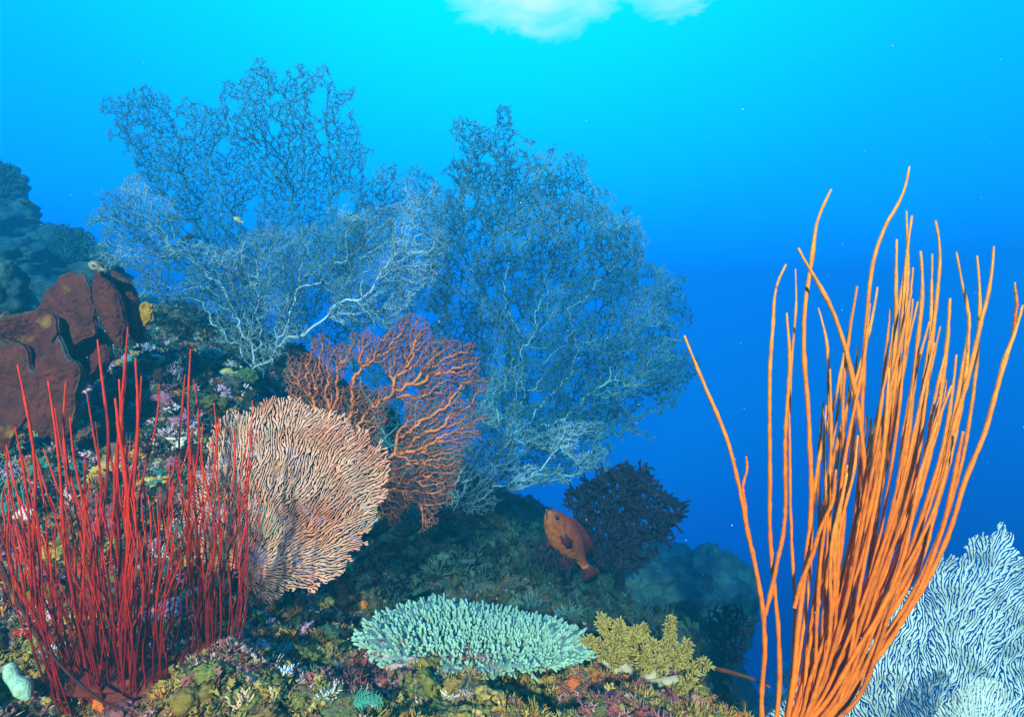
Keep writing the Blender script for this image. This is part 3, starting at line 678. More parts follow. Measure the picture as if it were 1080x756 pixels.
def red_whips():
    tops = [(18, 385, 1.6), (50, 402, 1.5), (70, 402, 1.4), (105, 358, 1.9), (92, 410, 1.2), (134, 345, 1.7), (130, 372, 1.7), (138, 378, 2.0), (146, 396, 1.6), (124, 420, 2.2), (128, 400, 1.7), (162, 405, 1.3), (133, 410, 1.7), (10, 450, 1.3), (8, 470, 1.2), (35, 460, 1.2), (78, 440, 1.3), (118, 450, 1.6), (60, 430, 1.2)]
    red_clump('large bright red whip coral thicket of upright thin stems at the lower left', 1.2, 140, 715, 62, tops, 128, (0, 205, 440, 610), 31, w=.98)
    tops = [(195, 395, 1.3), (203, 368, 1.6), (200, 400, 1.4), (222, 425, 1.1), (245, 450, 1.0), (262, 422, 1.0), (232, 440, 1.0)]
    red_clump('smaller red whip coral clump overlapping the left side of the peach fan', 1.27, 222, 690, 26, tops, 30, (178, 272, 440, 590), 32, w=.92, depth=.08)
    tops = [(-8, 430, 1.2), (4, 520, 1.1), (-15, 480, 1.1)]
    red_clump('sparse thin red whip coral at the left edge, leaning outwards', 1.35, 40, 640, 18, tops, 12, (-30, 35, 480, 600), 33, w=.9, depth=.06)
    # dark bare whip crossing the lower left reef
    g = np.random.default_rng(3)
    pts = [(0, 592), (22, 640), (55, 690), (90, 726), (112, 742), (140, 750)]
    p = np.array([tuple(P(a, b, 1.16 - .02 * i)) for i, (a, b) in enumerate(pts)])
    V, Q, c = whip_mesh(bez(p, 24), .0034, .0026, (.05, .012, .012), (.06, .02, .02), .5, g)
    o = mesh_obj('bare_whip', V, Q, M_red, None, col=c); tag(o, 'dark bare whip stem arching over the lower left reef', 'whip coral')
red_whips()

# ------------------------------------------------------------------ table coral
def table_coral():
    g = np.random.default_rng(41)
    M = material('table coral skin', attr=True, var=.12, vscale=30, bump=.4, bscale=300, bdist=.002, rough=.6)
    zc = -.702; cx, cy = P(497, 672, 1.42).x, 1.415
    T = thing('table_coral', Vector((cx, cy, float(height(cx, cy)[0]))), 'flat turquoise table coral of short blunt fingers on the reef edge in the middle', 'table coral')
    n = 72; a = np.linspace(0, 2 * math.pi, n, endpoint=False)
    def rim(t): return 1 + .05 * math.sin(3 * t + 1) + .05 * math.sin(5 * t + 2) + .025 * math.sin(11 * t) - .10 * math.exp(-((t - 2.4) / .35) ** 2) + .10 * math.exp(-((t - 2.0) / .18) ** 2)
    RX, RY = .272, .165
    def lift(r, t): return .012 * r * r + .008 * math.sin(4 * t) * r - .022 * r * math.cos(t)
    V = []; rings = [(.12, -.12), (.18, -.07), (.5, -.03), (.95, -.006), (1.0, .002), (.96, .008), (.55, 0.0), (.05, -.004)]
    for r, z in rings:
        for t in a:
            k = rim(t) * r if r > .2 else r
            V.append((cx + RX * k * math.cos(t), cy + RY * k * math.sin(t), zc + z + lift(r, t)))
    nr = len(rings); Q = [(i * n + j, i * n + (j + 1) % n, (i + 1) * n + (j + 1) % n, (i + 1) * n + j) for i in range(nr - 1) for j in range(n)]
    mesh_obj('plate', np.array(V), np.array(Q), M, T, col=(.16, .26, .22))
    base = Vector((cx, cy, zc - .06)); hh = float(height(cx, cy)[0])
    p = np.array([(cx, cy, min(hh, zc - .1) - .05), (cx + .005, cy, zc - .08), (cx, cy, zc - .02)])
    V2, q2, c2 = tubes([p], [np.array([.06, .045, .09])], 14, (0, 1, 0.1), None); mesh_obj('stalk', V2, q2, M, T, col=(.14, .20, .17))
    ch, rr, cc = [], [], []
    sp = .0118
    for ix in range(-30, 31):
        for iy in range(-21, 22):
            x = (ix + .5 * (iy % 2)) * sp + g.normal(0, .003); y = iy * sp * .87 + g.normal(0, .003)
            t = math.atan2(y / RY, x / RX) % (2 * math.pi); r = math.hypot(x / RX, y / RY) / rim(t)
            if r > 1.0: continue
            out = Vector((x / RX, y / RY, 0)); ln = g.uniform(.017, .030) * (1 if r < .8 else 1.15)
            d = Vector((out.x * 1.3 * r, out.y * 1.3 * r, 1.15 - .85 * r)) + Vector(g.normal(0, .30, 3))
            d.normalize()
            p0 = Vector((cx + x, cy + y, zc + lift(r, t) - .003)); w = g.uniform(.0032, .0046)
            p1 = p0 + d * ln * .55; p2 = p0 + d * ln + Vector((0, 0, .004))
            ch.append(np.array([p0, p1, p2, p2 + d * .003])); rr.append(np.array([w * 1.15, w, w * .8, w * .25]))
            c0 = np.array((.16, .22, .17)); c1 = np.array((.31, .58, .45)) * g.uniform(.75, 1.1); cc.append(np.array([c0, c0 * .5 + c1 * .5, c1, c1 * 1.05]))
            for s in range(g.integers(1, 4)):          # side branchlets
                v = (d + Vector(g.normal(0, .75, 3))).normalized(); q0 = p0 + d * ln * g.uniform(.35, .75); l2 = g.uniform(.007, .013)
                ch.append(np.array([q0, q0 + v * l2, q0 + v * (l2 + .002)])); rr.append(np.array([w * .75, w * .62, w * .2])); cc.append(np.array([c0 * .4 + c1 * .6, c1, c1 * 1.05]))
    V3, q3, c3 = tubes(ch, rr, 5, (.3, .9, .1), cc)
    o = mesh_obj('branchlets', V3, q3, M, T, col=c3); o['kind'] = 'stuff'
table_coral()

# ------------------------------------------------------------------ soft coral, yellow green, with trunk
M_attr = material('soft coral skin', attr=True, var=.22, vscale=70, bump=.4, bscale=260, bdist=.003, rough=.7)
def frond_mass(start, end, width, n, g, ca, cb, size=.012):
    """a plume of small leaf-like polyps along a curved branch"""
    ch, rr, cc = [], [], []
    s0, s1 = Vector(start), Vector(end); ax = (s1 - s0); L = ax.length; mid = (s0 + s1) / 2 + Vector(g.normal(0, .1 * L, 3))
    pth = bez(np.array([tuple(s0), tuple(mid), tuple(s1)]), 10)
    ch.append(pth); rr.append(np.linspace(.007, .003, 10)); cc.append(np.tile(np.asarray(ca) * .8, (10, 1)))
    for i in range(n):
        u = g.uniform(.15, 1.02) ** .85; k = min(int(u * 9), 8); p = Vector(pth[k]) * (1 - (u * 9 - k)) + Vector(pth[k + 1]) * (u * 9 - k)
        d = Vector(g.normal(0, 1, 3)); d.normalize(); d = (d + ax.normalized() * .5 + Vector((0, 0, .25))).normalized()
        w = width * (1 - .55 * abs(u - .45)) * g.uniform(.35, 1.0)
        q = p + d * w
        ch.append(np.array([p, (p + q) / 2, q])); rr.append(np.array([.0025, .0022, .002])); c = np.asarray(ca) * g.uniform(.7, 1.1); cc.append(np.tile(c, (3, 1)))
        for j in range(5):
            v = (d * .7 + Vector(g.normal(0, .8, 3))).normalized() * size * g.uniform(.6, 1.2); b = p + (q - p) * g.uniform(.45, 1.0)
            c2 = np.asarray(ca) * (1 - .5) + np.asarray(cb) * .5 * g.uniform(.8, 1.2)
            ch.append(np.array([b, b + v * .6, b + v])); rr.append(np.array([size * .13, size * .2, size * .06])); cc.append(np.stack([c, c2, np.asarray(cb) * g.uniform(.8, 1.15)]))
    return tubes(ch, rr, 4, (.3, .9, .2), cc)
def yellow_soft():
    g = np.random.default_rng(51); Y = 1.32
    b = P(665, 738, Y); b.z = float(height(b.x, b.y)[0]) - .01
    T = thing('soft_coral', b, 'bushy yellow green soft coral on a pale trunk right of the turquoise table coral', 'soft coral')
    ca, cb = (.17, .14, .03), (.48, .41, .12)
    # trunk
    tr = [np.array([tuple(b + Vector((0, 0, -.03))), tuple(b + Vector((0, 0, .02))), tuple(P(663, 712, Y)), tuple(P(655, 698, Y))]),
          np.array([tuple(P(664, 722, Y)), tuple(P(685, 715, Y - .01)), tuple(P(700, 702, Y - .01))]),
          np.array([tuple(P(672, 720, Y)), tuple(P(690, 722, Y - .03)), tuple(P(715, 715, Y - .03))]),
          np.array([tuple(P(660, 712, Y)), tuple(P(645, 700, Y)), tuple(P(636, 694, Y))])]
    V, q, _ = tubes(tr, [np.array([.04, .032, .022, .014]), np.array([.018, .014, .01]), np.array([.016, .012, .008]), np.array([.018, .013, .01])], 10, (.1, 1, .1))
    mesh_obj('trunk', V, q, M_attr, T, col=(.42, .42, .32))
    for (x0, y0, x1, y1, w, n, dy) in [(655, 702, 636, 650, .024, 70, 0), (655, 702, 653, 662, .026, 75, -.03), (660, 700, 668, 668, .026, 70, .02), (645, 700, 620, 676, .022, 55, 0), (690, 710, 688, 680, .023, 65, 0), (698, 703, 707, 656, .022, 75, -.01),
                                       (702, 705, 726, 680, .020, 55, 0), (712, 715, 744, 700, .020, 55, -.03), (705, 716, 730, 716, .024, 50, -.05), (670, 708, 676, 688, .026, 70, -.06), (675, 706, 680, 664, .024, 75, .03), (655, 705, 640, 692, .034, 65, -.05), (690, 715, 700, 700, .03, 60, -.07)]:
        V, q, c = frond_mass(P(x0, y0, Y), P(x1, y1, Y + dy), w, n, g, ca, cb, .0135)
        mesh_obj('plume', V, q, M_attr, T, col=c)
yellow_soft()

# ------------------------------------------------------------------ black tree coral
M_black = material('black coral skin', (.018, .012, .030), var=.3, bump=.5, bscale=120, bdist=.006, second=(.05, .03, .07), sscale=25, slo=.58, shi=.7)
def black_corals():
    Bk = [(593, 528), (598, 515), (620, 505), (648, 492), (668, 494), (681, 486), (690, 510), (706, 522), (722, 535), (724, 548), (708, 560), (700, 572), (692, 582), (676, 598), (655, 606), (634, 600), (614, 572), (606, 540)]
    fan('black_coral', 'black bushy tree coral with stubby twigs behind the orange fish', Bk, (652, 598), lambda x, y: 2.55, 4.8, .45, .35, .0055, .16, .02, M_black, 61, spur=2, spurlen=1.4, wig=.004, smooth=1, sides=6, ydep=.22, nfreq=.05, nthr=-.5, cat='black coral', ragged=6, foot=onreef(652, 622, lo=2.0, hi=4))
    B2 = [(560, 575), (580, 568), (606, 560), (612, 590), (600, 608), (575, 606), (562, 590)]
    fan('black_coral', 'small black coral tuft just below the orange fish', B2, (592, 612), lambda x, y: 2.35, 5.5, .45, .35, .006, .16, .016, M_black, 62, spur=2, wig=.004, smooth=1, sides=6, ydep=.1, cat='black coral', ragged=5, foot=onreef(594, 618, lo=1.9, hi=4))
    B3 = [(742, 650), (758, 640), (770, 636), (785, 642), (797, 660), (785, 685), (770, 705), (755, 690)]
    fan('black_coral', 'dark feathery coral bush in the hazy gap left of the orange whips', B3, (768, 712), lambda x, y: 2.3, 5.0, .45, .5, .003, .2, .012, M_black, 63, spur=2, spurlen=1.3, wig=.003, smooth=1, sides=5, ydep=.12, cat='black coral', ragged=4, foot=onreef(768, 722, lo=1.7, hi=5))
black_corals()

# ------------------------------------------------------------------ fish
def fish(name, label, head, tail, Y, depth_h, col_top, col_low, fin_col, seed=0, yaw=.12, eye=.0):
    h = P(*head, Y); t = P(*tail, Y + yaw); ax = (h - t); L = ax.length; ax.normalize()
    view = Vector((0, 1, 0)); up = view.cross(ax); up.normalize()
    if up.dot(Vector((0, 0, 1)) + Vector((.6, 0, 0))) < 0: up = -up
    side = ax.cross(up).normalized()
    ctr = (h + t) / 2
    T = thing(name, ctr, label, 'fish')
    prof = [(0, .03), (.03, .22), (.09, .46), (.18, .70), (.30, .92), (.42, 1.0), (.55, .92), (.68, .72), (.80, .46), (.88, .30), (.94, .24), (1.0, .26)]
    n = 16; V, colr = [], []
    for s, r in prof:
        c = h - ax * (s * L * .86); hh = depth_h / 2 * r; ww = depth_h * .30 * (r if s < .8 else r * .5)
        for k in range(n):
            a = 2 * math.pi * k / n
            V.append(tuple(c + up * math.sin(a) * hh + side * math.cos(a) * ww)); m = (math.sin(a) + 1) / 2
            colr.append(np.asarray(col_low) * (1 - m) + np.asarray(col_top) * m)
    nr = len(prof); Q = [(i * n + j, i * n + (j + 1) % n, (i + 1) * n + (j + 1) % n, (i + 1) * n + j) for i in range(nr - 1) for j in range(n)]
    mat = M_fish
    o = mesh_obj('body', np.array(V), [np.array(Q), np.array([list(range(n))]), np.array([list(range((nr - 1) * n, nr * n))[::-1]])], mat, T, col=np.array(colr))
    def fin(nm, outline, off=0.0, thick=.006):
        pts = [h - ax * (a * L) + up * (b * depth_h) + side * off for a, b in outline]; m = len(pts)
        tk = side * (thick * L); V = [tuple(p + tk / 2) for p in pts] + [tuple(p - tk / 2) for p in pts]
        # fan triangulation from the centre, both faces and the rim
        c = sum(pts, Vector()) / m; V += [tuple(c + tk / 2), tuple(c - tk / 2)]
        Fs = [(2 * m, i, (i + 1) % m) for i in range(m)] + [(2 * m + 1, m + (i + 1) % m, m + i) for i in range(m)]
        Rm = [(i, m + i, m + (i + 1) % m, (i + 1) % m) for i in range(m)]
        mesh_obj(nm, np.array(V), [np.array(Fs), np.array(Rm)], mat, T, col=fin_col, smooth=False)
    fin('tail_fin', [(.83, .10), (.90, .17), (.98, .30), (1.02, .26), (1.03, .05), (1.03, -.05), (1.02, -.26), (.98, -.30), (.90, -.17), (.83, -.10)])
    fin('dorsal_fin', [(.22, .38), (.27, .53), (.36, .58), (.46, .60), (.56, .60), (.66, .56), (.73, .48), (.77, .34), (.72, .2), (.50, .36)])
    fin('anal_fin', [(.55, -.36), (.60, -.52), (.68, -.56), (.74, -.44), (.76, -.22), (.68, -.2)])
    fin('pelvic_fin', [(.30, -.38), (.36, -.60), (.42, -.62), (.42, -.38)])
    sgn = -1 if side.y > 0 else 1
    fin('pectoral_fin', [(.27, .0), (.30, .09), (.42, .14), (.48, .02), (.46, -.12), (.36, -.16), (.29, -.10)], off=sgn * depth_h * .295)
    ec = h - ax * (.115 * L) + up * (.12 * depth_h) + side * sgn * depth_h * .15
    v, f = blobv((0, 0, 0), (depth_h * .065,) * 3, amp=0, sub=2); mesh_obj('eye', v + np.array(ec), f, M_eye, T)
    m0, m1 = h - ax * (.0 * L) - up * .02 * depth_h, h - ax * (.075 * L) - up * .16 * depth_h + side * sgn * depth_h * .12
    V, q, _ = tubes([np.array([tuple(m0 + side * sgn * .01 * depth_h), tuple((m0 + m1) / 2 + side * sgn * depth_h * .045), tuple(m1)])], [np.array([.018, .016, .008]) * depth_h], 6, (0.1, .2, 1))
    mesh_obj('mouth', V, q, M_eye, T)
M_fish = material('fish scales', attr=True, var=.45, vscale=60, bump=.4, bscale=240, bdist=.003, rough=.45, spec=.4)
M_eye = material('fish eye', (.01, .01, .012), var=0, bump=0, rough=.15, spec=.5)
def fishes():
    fish('reef_fish', 'orange red grouper hovering head up in front of the black coral', (577, 537), (624, 607), 2.25, .138, (.24, .030, .012), (.55, .14, .02), (.13, .016, .016), 1)
    sm = (.02, .03, .05)
    fish('reef_fish', 'dark fish with a pale tail in the hazy hollow right of the black coral', (687, 606), (690, 642), 3.0, .085, sm, (.03, .03, .05), (.25, .25, .2), 2)
    fish('reef_fish', 'tiny dark fish above the left edge boulder', (20, 212), (36, 217), 3.3, .03, sm, sm, sm, 3, .02)
    fish('reef_fish', 'tiny dark slim fish just over the blue boulder at the left', (24, 231), (42, 231), 3.3, .02, sm, sm, sm, 4, .02)
    fish('reef_fish', 'tiny pale fish with yellow back among the backlit bush twigs', (246, 229), (256, 235), 2.2, .017, (.45, .42, .08), (.8, .8, .7), (.6, .55, .2), 5, .01)
    fish('reef_fish', 'tiny dark fish swimming above the white bushy coral', (206, 247), (193, 253), 2.2, .018, sm, (.05, .06, .1), sm, 6, .01)
    fish('reef_fish', 'small blue and yellow fish in the dark hollow under the white bush', (231, 392), (250, 393), 1.75, .022, (.40, .36, .04), (.05, .22, .35), (.3, .3, .06), 7, .01)
    fish('reef_fish', 'small brown fish with pale snout above the brown sponges', (93, 277), (112, 286), 1.75, .03, (.20, .16, .12), (.6, .5, .4), (.12, .10, .08), 8, .01)
fishes()

# ------------------------------------------------------------------ brown sponges on the left
M_spo = material('brown sponge', attr=True, var=.45, vscale=22, bump=1.0, bscale=70, bdist=.014, second=(.36, .15, .02), sscale=8, slo=.60, shi=.68, rough=.75)
M_ysp = material('yellow sponge', (.55, .28, .015), var=.45, vscale=40, bump=1, bscale=140, bdist=.012)
M_hazed = material('haze tinted coral head', (.03, .075, .10), var=.45, vscale=9, bump=.8, bscale=40, bdist=.02, second=(.06, .13, .13), sscale=10)  # blue of the water haze is painted into the rock colour
def sponges():
    b = onreef(70, 440)
    T = thing('elephant_ear_sponge', b, 'big dark brown lobed sponge at the left with smooth folded ears', 'sponge')
    def ear(cx_, cy_, w, h, Y, seed, lean=0.0, cup=.35):
        """an upright cupped plate of sponge with a paler lip"""
        n, m = 64, 18; c = P(cx_, cy_, Y); sc = Y / F; W, Hh = w * sc, h * sc; V, col = [], []
        for side in (0, 1):
            for i in range(m + 1):
                r = i / m
                for k in range(n):
                    t = 2 * math.pi * k / n
                    o = 1 + .30 * noise.noise((math.cos(t) * 1.6 + seed, math.sin(t) * 1.6, seed)) + .11 * noise.noise((math.cos(t) * 5 + seed, math.sin(t) * 5, seed))
                    x = W * r * o * math.cos(t); z = Hh * r * o * math.sin(t); th = .026 * (1 - r ** 6) + .006
                    y = -cup * W * r * r + .05 * W * math.sin(3 * t + seed) * r * r + W * .35 * noise.noise((x * 9 + seed, z * 9, 3.3)) + (th if side else -th)
                    y += .004 * noise.noise((x * 60, z * 60, seed)); x += lean * z
                    V.append((c.x + x, c.y + y, c.z + z))
                    rim = min(1, max(0, .5 + 1.6 * noise.noise((x * 12, z * 12, seed + 4)))) * min(1, max(0, (r - .93) / .05)) * min(1, max(0, math.sin(t) * 2.5 + .3))
                    col.append(np.array((.13, .022, .012)) * (1 - rim) + np.array((.07, .12, .11)) * rim)
        q = []
        for side in (0, 1):
            o = side * (m + 1) * n
            for i in range(m):
                for k in range(n):
                    f4 = (o + i * n + k, o + i * n + (k + 1) % n, o + (i + 1) * n + (k + 1) % n, o + (i + 1) * n + k); q.append(f4 if side else f4[::-1])
        o1 = m * n; o2 = (m + 1) * n + m * n
        q += [(o1 + k, o1 + (k + 1) % n, o2 + (k + 1) % n, o2 + k) for k in range(n)]
        mesh_obj('lobe', np.array(V), np.array(q), M_spo, T, col=np.array(col))
    for e in [(80, 330, 32, 36, 1.86, 1), (118, 322, 13, 40, 1.82, 2, -.25), (138, 322, 11, 36, 1.90, 3, -.3), (44, 368, 36, 38, 1.80, 4), (14, 415, 34, 52, 1.76, 5), (66, 412, 24, 48, 1.73, 6, .05), (100, 372, 22, 30, 1.90, 7), (-20, 380, 30, 40, 1.84, 8)]: ear(*e)
    for px, py, r, lab in [(151, 331, .034, 'bright yellow sponge lump on the right flank of the brown sponge'), (66, 328, .028, 'ochre yellow crust sponge on the face of the brown sponge'), (82, 356, .02, 'small yellow sponge tip among the red whips and the brown sponge')]:
        c = P(px, py, 1.89 if px > 140 else 1.835); v, f = merge([blobv(c + Vector((dx * r, 0, dz * r)), (r * .6, r * .3, r * .7), amp=.5, freq=1.6, sub=3, seed=px + dx, amp2=.06) for dx, dz in ((-.4, .1), (.3, .5), (.1, -.5), (.5, -.1))]); f = f[0]
        tag(mesh_obj('encrusting_sponge', v, f, M_ysp), lab, 'sponge')
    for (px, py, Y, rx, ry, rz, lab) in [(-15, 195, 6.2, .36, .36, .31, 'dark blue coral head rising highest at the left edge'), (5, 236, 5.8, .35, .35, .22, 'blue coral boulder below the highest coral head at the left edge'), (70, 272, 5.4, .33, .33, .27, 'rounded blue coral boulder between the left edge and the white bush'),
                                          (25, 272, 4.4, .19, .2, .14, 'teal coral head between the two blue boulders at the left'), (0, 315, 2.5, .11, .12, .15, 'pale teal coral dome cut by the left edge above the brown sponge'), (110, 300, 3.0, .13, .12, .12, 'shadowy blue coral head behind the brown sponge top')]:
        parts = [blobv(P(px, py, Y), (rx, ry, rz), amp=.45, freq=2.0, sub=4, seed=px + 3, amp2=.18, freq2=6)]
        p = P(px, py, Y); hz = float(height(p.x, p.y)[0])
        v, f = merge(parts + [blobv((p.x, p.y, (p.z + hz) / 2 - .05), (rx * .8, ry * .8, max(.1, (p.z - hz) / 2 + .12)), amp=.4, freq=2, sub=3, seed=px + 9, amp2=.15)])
        tag(mesh_obj('coral_head', v, f, M_hazed), lab, 'coral head')
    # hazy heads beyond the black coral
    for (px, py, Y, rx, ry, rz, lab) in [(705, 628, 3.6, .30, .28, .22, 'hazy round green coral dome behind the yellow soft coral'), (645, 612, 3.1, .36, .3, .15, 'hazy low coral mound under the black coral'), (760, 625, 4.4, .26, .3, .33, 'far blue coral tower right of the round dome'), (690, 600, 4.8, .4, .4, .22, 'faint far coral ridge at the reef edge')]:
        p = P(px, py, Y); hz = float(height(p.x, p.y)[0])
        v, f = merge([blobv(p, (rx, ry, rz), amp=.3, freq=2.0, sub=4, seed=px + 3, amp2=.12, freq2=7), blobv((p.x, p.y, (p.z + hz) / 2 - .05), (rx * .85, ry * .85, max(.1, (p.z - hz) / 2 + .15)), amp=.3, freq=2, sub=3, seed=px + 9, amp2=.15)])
        tag(mesh_obj('coral_head', v, f, M_hazed), lab, 'coral head')
sponges()

# ------------------------------------------------------------------ small growths on the reef, each its own thing
M_growth = material('small coral skin', attr=True, var=.28, vscale=80, bump=.7, bscale=260, bdist=.004, rough=.7)
def tuft(p, r, n, col, tipc, g, up=1.0, sides=5):
    ch, rr, cc = [], [], []
    for i in range(n):
        d = Vector(g.normal(0, 1, 3)); d.z = abs(d.z) * up + .2; d.normalize(); l = r * g.uniform(.6, 1.1)
        b = Vector(p) + Vector((g.normal(0, .2) * r, g.normal(0, .2) * r, -.1 * r)); m = b + d * l * .6 + Vector(g.normal(0, .06 * r, 3)); e = b + d * l
        ch.append(np.array([b, m, e])); w = r * g.uniform(.07, .13); rr.append(np.array([w, w * .9, w * .3])); c0 = np.asarray(col) * g.uniform(.7, 1.2); cc.append(np.stack([c0, c0 * .5 + np.asarray(tipc) * .5, np.asarray(tipc)]))
    return tubes(ch, rr, sides, (.3, .9, .2), cc)
def small_things():
    g = np.random.default_rng(71)
    def lump(px, py, r, col, lab, name='encrusting_sponge', cat='sponge', sq=.8, am=.45, Yl=.9):
        p = onreef(px, py, lo=Yl); parts = []
        for i in range(5):
            parts.append(blobv(p + Vector((g.normal(0, .45) * r, g.normal(0, .35) * r, g.uniform(0, .4) * r)), (r * g.uniform(.4, .75), r * g.uniform(.4, .7), r * sq * g.uniform(.4, .8)), amp=am, freq=2.4, sub=3, seed=px + i * 3, amp2=.25, freq2=7))
        v, f = merge(parts); o = mesh_obj(name, v, f, M_growth, col=np.asarray(col)); tag(o, lab, cat)
    def tf(px, py, r, n, col, tipc, lab, name='soft_coral', cat='soft coral', up=1.0, Yl=.9):
        p = onreef(px, py, lo=Yl); V, q, c = tuft(p, r, n, col, tipc, g, up); o = mesh_obj(name, V, q, M_growth, col=c); tag(o, lab, cat)
    lump(385, 643, .020, (.62, .17, .02), 'orange sponge lump, left of the two at the back rim of the table coral')
    lump(418, 650, .017, (.60, .15, .02), 'orange sponge lump, right of the two at the back rim of the table coral')
    lump(84, 676, .020, (.65, .13, .02), 'orange sponge at the foot of the large red whip thicket')
    lump(110, 748, .022, (.65, .16, .02), 'orange sponge at the bottom edge below the dark bare whip')
    lump(26, 677, .014, (.62, .05, .03), 'small red orange sponge on the pink crust at the lower left')
    lump(606, 724, .022, (.55, .13, .03), 'rusty orange sponge below the right end of the table coral')
    lump(783, 742, .03, (.50, .13, .02), 'orange sponge at the bottom beside the orange whip base')
    lump(737, 748, .03, (.40, .20, .12), 'knobbly salmon coral left of the orange sponge at the bottom right', 'knob_coral', 'coral')
    lump(205, 748, .035, (.20, .15, .03), 'smooth olive sponge at the bottom edge below the red whips', am=.2)
    lump(40, 640, .05, (.22, .13, .02), 'ochre leafy sponge at the left foot of the large red whip thicket', sq=1.4)
    lump(230, 590, .05, (.40, .25, .03), 'golden yellow sponge seen between the red whips and the peach fan', sq=1.8, Yl=1.2)
    lump(205, 600, .03, (.45, .30, .05), 'narrow yellow sponge at the left rim of the peach fan', sq=2.2, Yl=1.2)
    lump(255, 405, .06, (.09, .16, .05), 'dark green sponge mound below the white bush', am=.5)
    lump(230, 430, .05, (.13, .12, .03), 'olive green sponge mound above the left of the peach fan')
    lump(110, 460, .05, (.30, .10, .03), 'rusty crusted knob behind the tall red stems', 'knob_coral', 'coral')
    tf(180, 462, .042, 60, (.60, .36, .46), (.85, .62, .72), 'pale pink tufted soft coral behind the red whips')
    tf(135, 500, .040, 60, (.50, .22, .30), (.75, .45, .55), 'deep pink soft coral tuft in the middle of the red whips')
    tf(155, 372, .045, 70, (.38, .36, .45), (.62, .60, .72), 'lavender grey soft coral tuft right of the brown sponge')
    tf(215, 357, .04, 50, (.30, .08, .07), (.42, .16, .12), 'maroon crusty tuft between the yellow sponge and the dark hollow')
    tf(303, 716, .028, 80, (.40, .58, .70), (.70, .85, .92), 'pale blue spiky tuft coral on the foreground reef')
    tf(300, 690, .032, 60, (.08, .30, .28), (.16, .48, .44), 'teal tuft just behind the pale blue spiky tuft')
    tf(56, 688, .028, 60, (.40, .55, .62), (.68, .80, .85), 'icy blue tuft beside the dark bare whip')
    tf(345, 740, .026, 50, (.30, .40, .42), (.65, .72, .70), 'whitish tuft at the bottom near the teal fern')
    tf(253, 748, .034, 60, (.50, .36, .22), (.72, .58, .38), 'cream yellow stubby coral tuft at the bottom, right of the olive sponge')
    tf(285, 735, .024, 45, (.52, .40, .20), (.74, .62, .36), 'small cream yellow stubby tuft below the pale blue spiky tuft')
    tf(395, 695, .024, 50, (.40, .34, .40), (.66, .60, .66), 'mauve tuft at the left tip of the table coral')
    tf(448, 742, .02, 40, (.62, .6, .55), (.86, .84, .78), 'white stubby tuft at the bottom, left of the pair below the table coral')
    tf(475, 738, .022, 40, (.62, .6, .55), (.86, .84, .78), 'white stubby tuft at the bottom, right of the pair below the table coral')
    tf(95, 382, .03, 36, (.40, .34, .05), (.62, .56, .12), 'yellow green spiky tuft in front of the brown sponge', up=2.5)
    tf(118, 385, .036, 40, (.05, .22, .20), (.12, .38, .34), 'teal green tuft in front of the brown sponge, beside the tallest red stem', up=2.0)
    tf(245, 440, .034, 44, (.26, .30, .03), (.48, .50, .07), 'lime yellow tuft above the upper left rim of the peach fan', up=1.5)
    tf(370, 605, .05, 36, (.05, .20, .13), (.10, .34, .24), 'green ferny tuft at the right rim of the peach fan', 'feather_star', 'feather star', up=1.2, Yl=1.5)
    tf(520, 590, .07, 60, (.008, .01, .01), (.02, .025, .02), 'black bushy tuft in the dark hollow below the low white bush', 'black_tuft', 'coral')
    tf(460, 605, .06, 60, (.02, .06, .05), (.05, .12, .10), 'dark green tuft in the hollow left of the black tuft', 'algae_tuft', 'algae')
    tf(760, 690, .05, 50, (.05, .16, .15), (.12, .32, .28), 'teal tuft at the base of the dark feathery coral bush', 'algae_tuft', 'algae', Yl=1.6)
    tf(560, 640, .05, 60, (.04, .11, .11), (.09, .20, .19), 'blue green tuft behind the right half of the table coral', 'algae_tuft', 'algae', Yl=1.6)
    tf(600, 655, .05, 60, (.03, .10, .10), (.08, .19, .18), 'blue green tuft in the gap behind the yellow soft coral', 'algae_tuft', 'algae', Yl=1.6)
    # mint sponge finger
    p = [P(10, 700, 1.14), P(14, 715, 1.13), P(24, 725, 1.12), P(30, 738, 1.11)]
    V, q, _ = tubes([bez(np.array([tuple(a) for a in p]), 14)], [np.array([.008, .012, .013, .014, .013, .012, .013, .015, .016, .017, .016, .013, .009, .003])], 10)
    tag(mesh_obj('finger_sponge', V, q, M_growth, col=(.32, .60, .45)), 'mint green finger sponge at the lower left corner', 'sponge')
    # teal fern at the bottom: a feather star with arms
    p = onreef(372, 752); ch, rr, cc = [], [], []
    for i in range(9):
        a = -.5 + i * .22; e = p + Vector((.055 * math.cos(a) , -.01, .03 + .02 * math.sin(a))); m = (p + e) / 2 + Vector((0, 0, .012))
        pa = bez(np.array([tuple(p), tuple(m), tuple(e)]), 9); ch.append(pa); rr.append(np.linspace(.002, .0008, 9)); cc.append(np.tile((.05, .28, .26), (9, 1)))
        for k in range(2, 9):
            for s in (-1, 1):
                b = Vector(pa[k]); ch.append(np.array([b, b + Vector((.004, -.002, s * .008))])); rr.append(np.array([.0011, .0006])); cc.append(np.tile((.06, .34, .30), (2, 1)))
    V, q, c = tubes(ch, rr, 4, cols=cc); tag(mesh_obj('feather_star', V, q, M_growth, col=c), 'teal feather star with thin parallel arms at the bottom edge', 'feather star')
small_things()

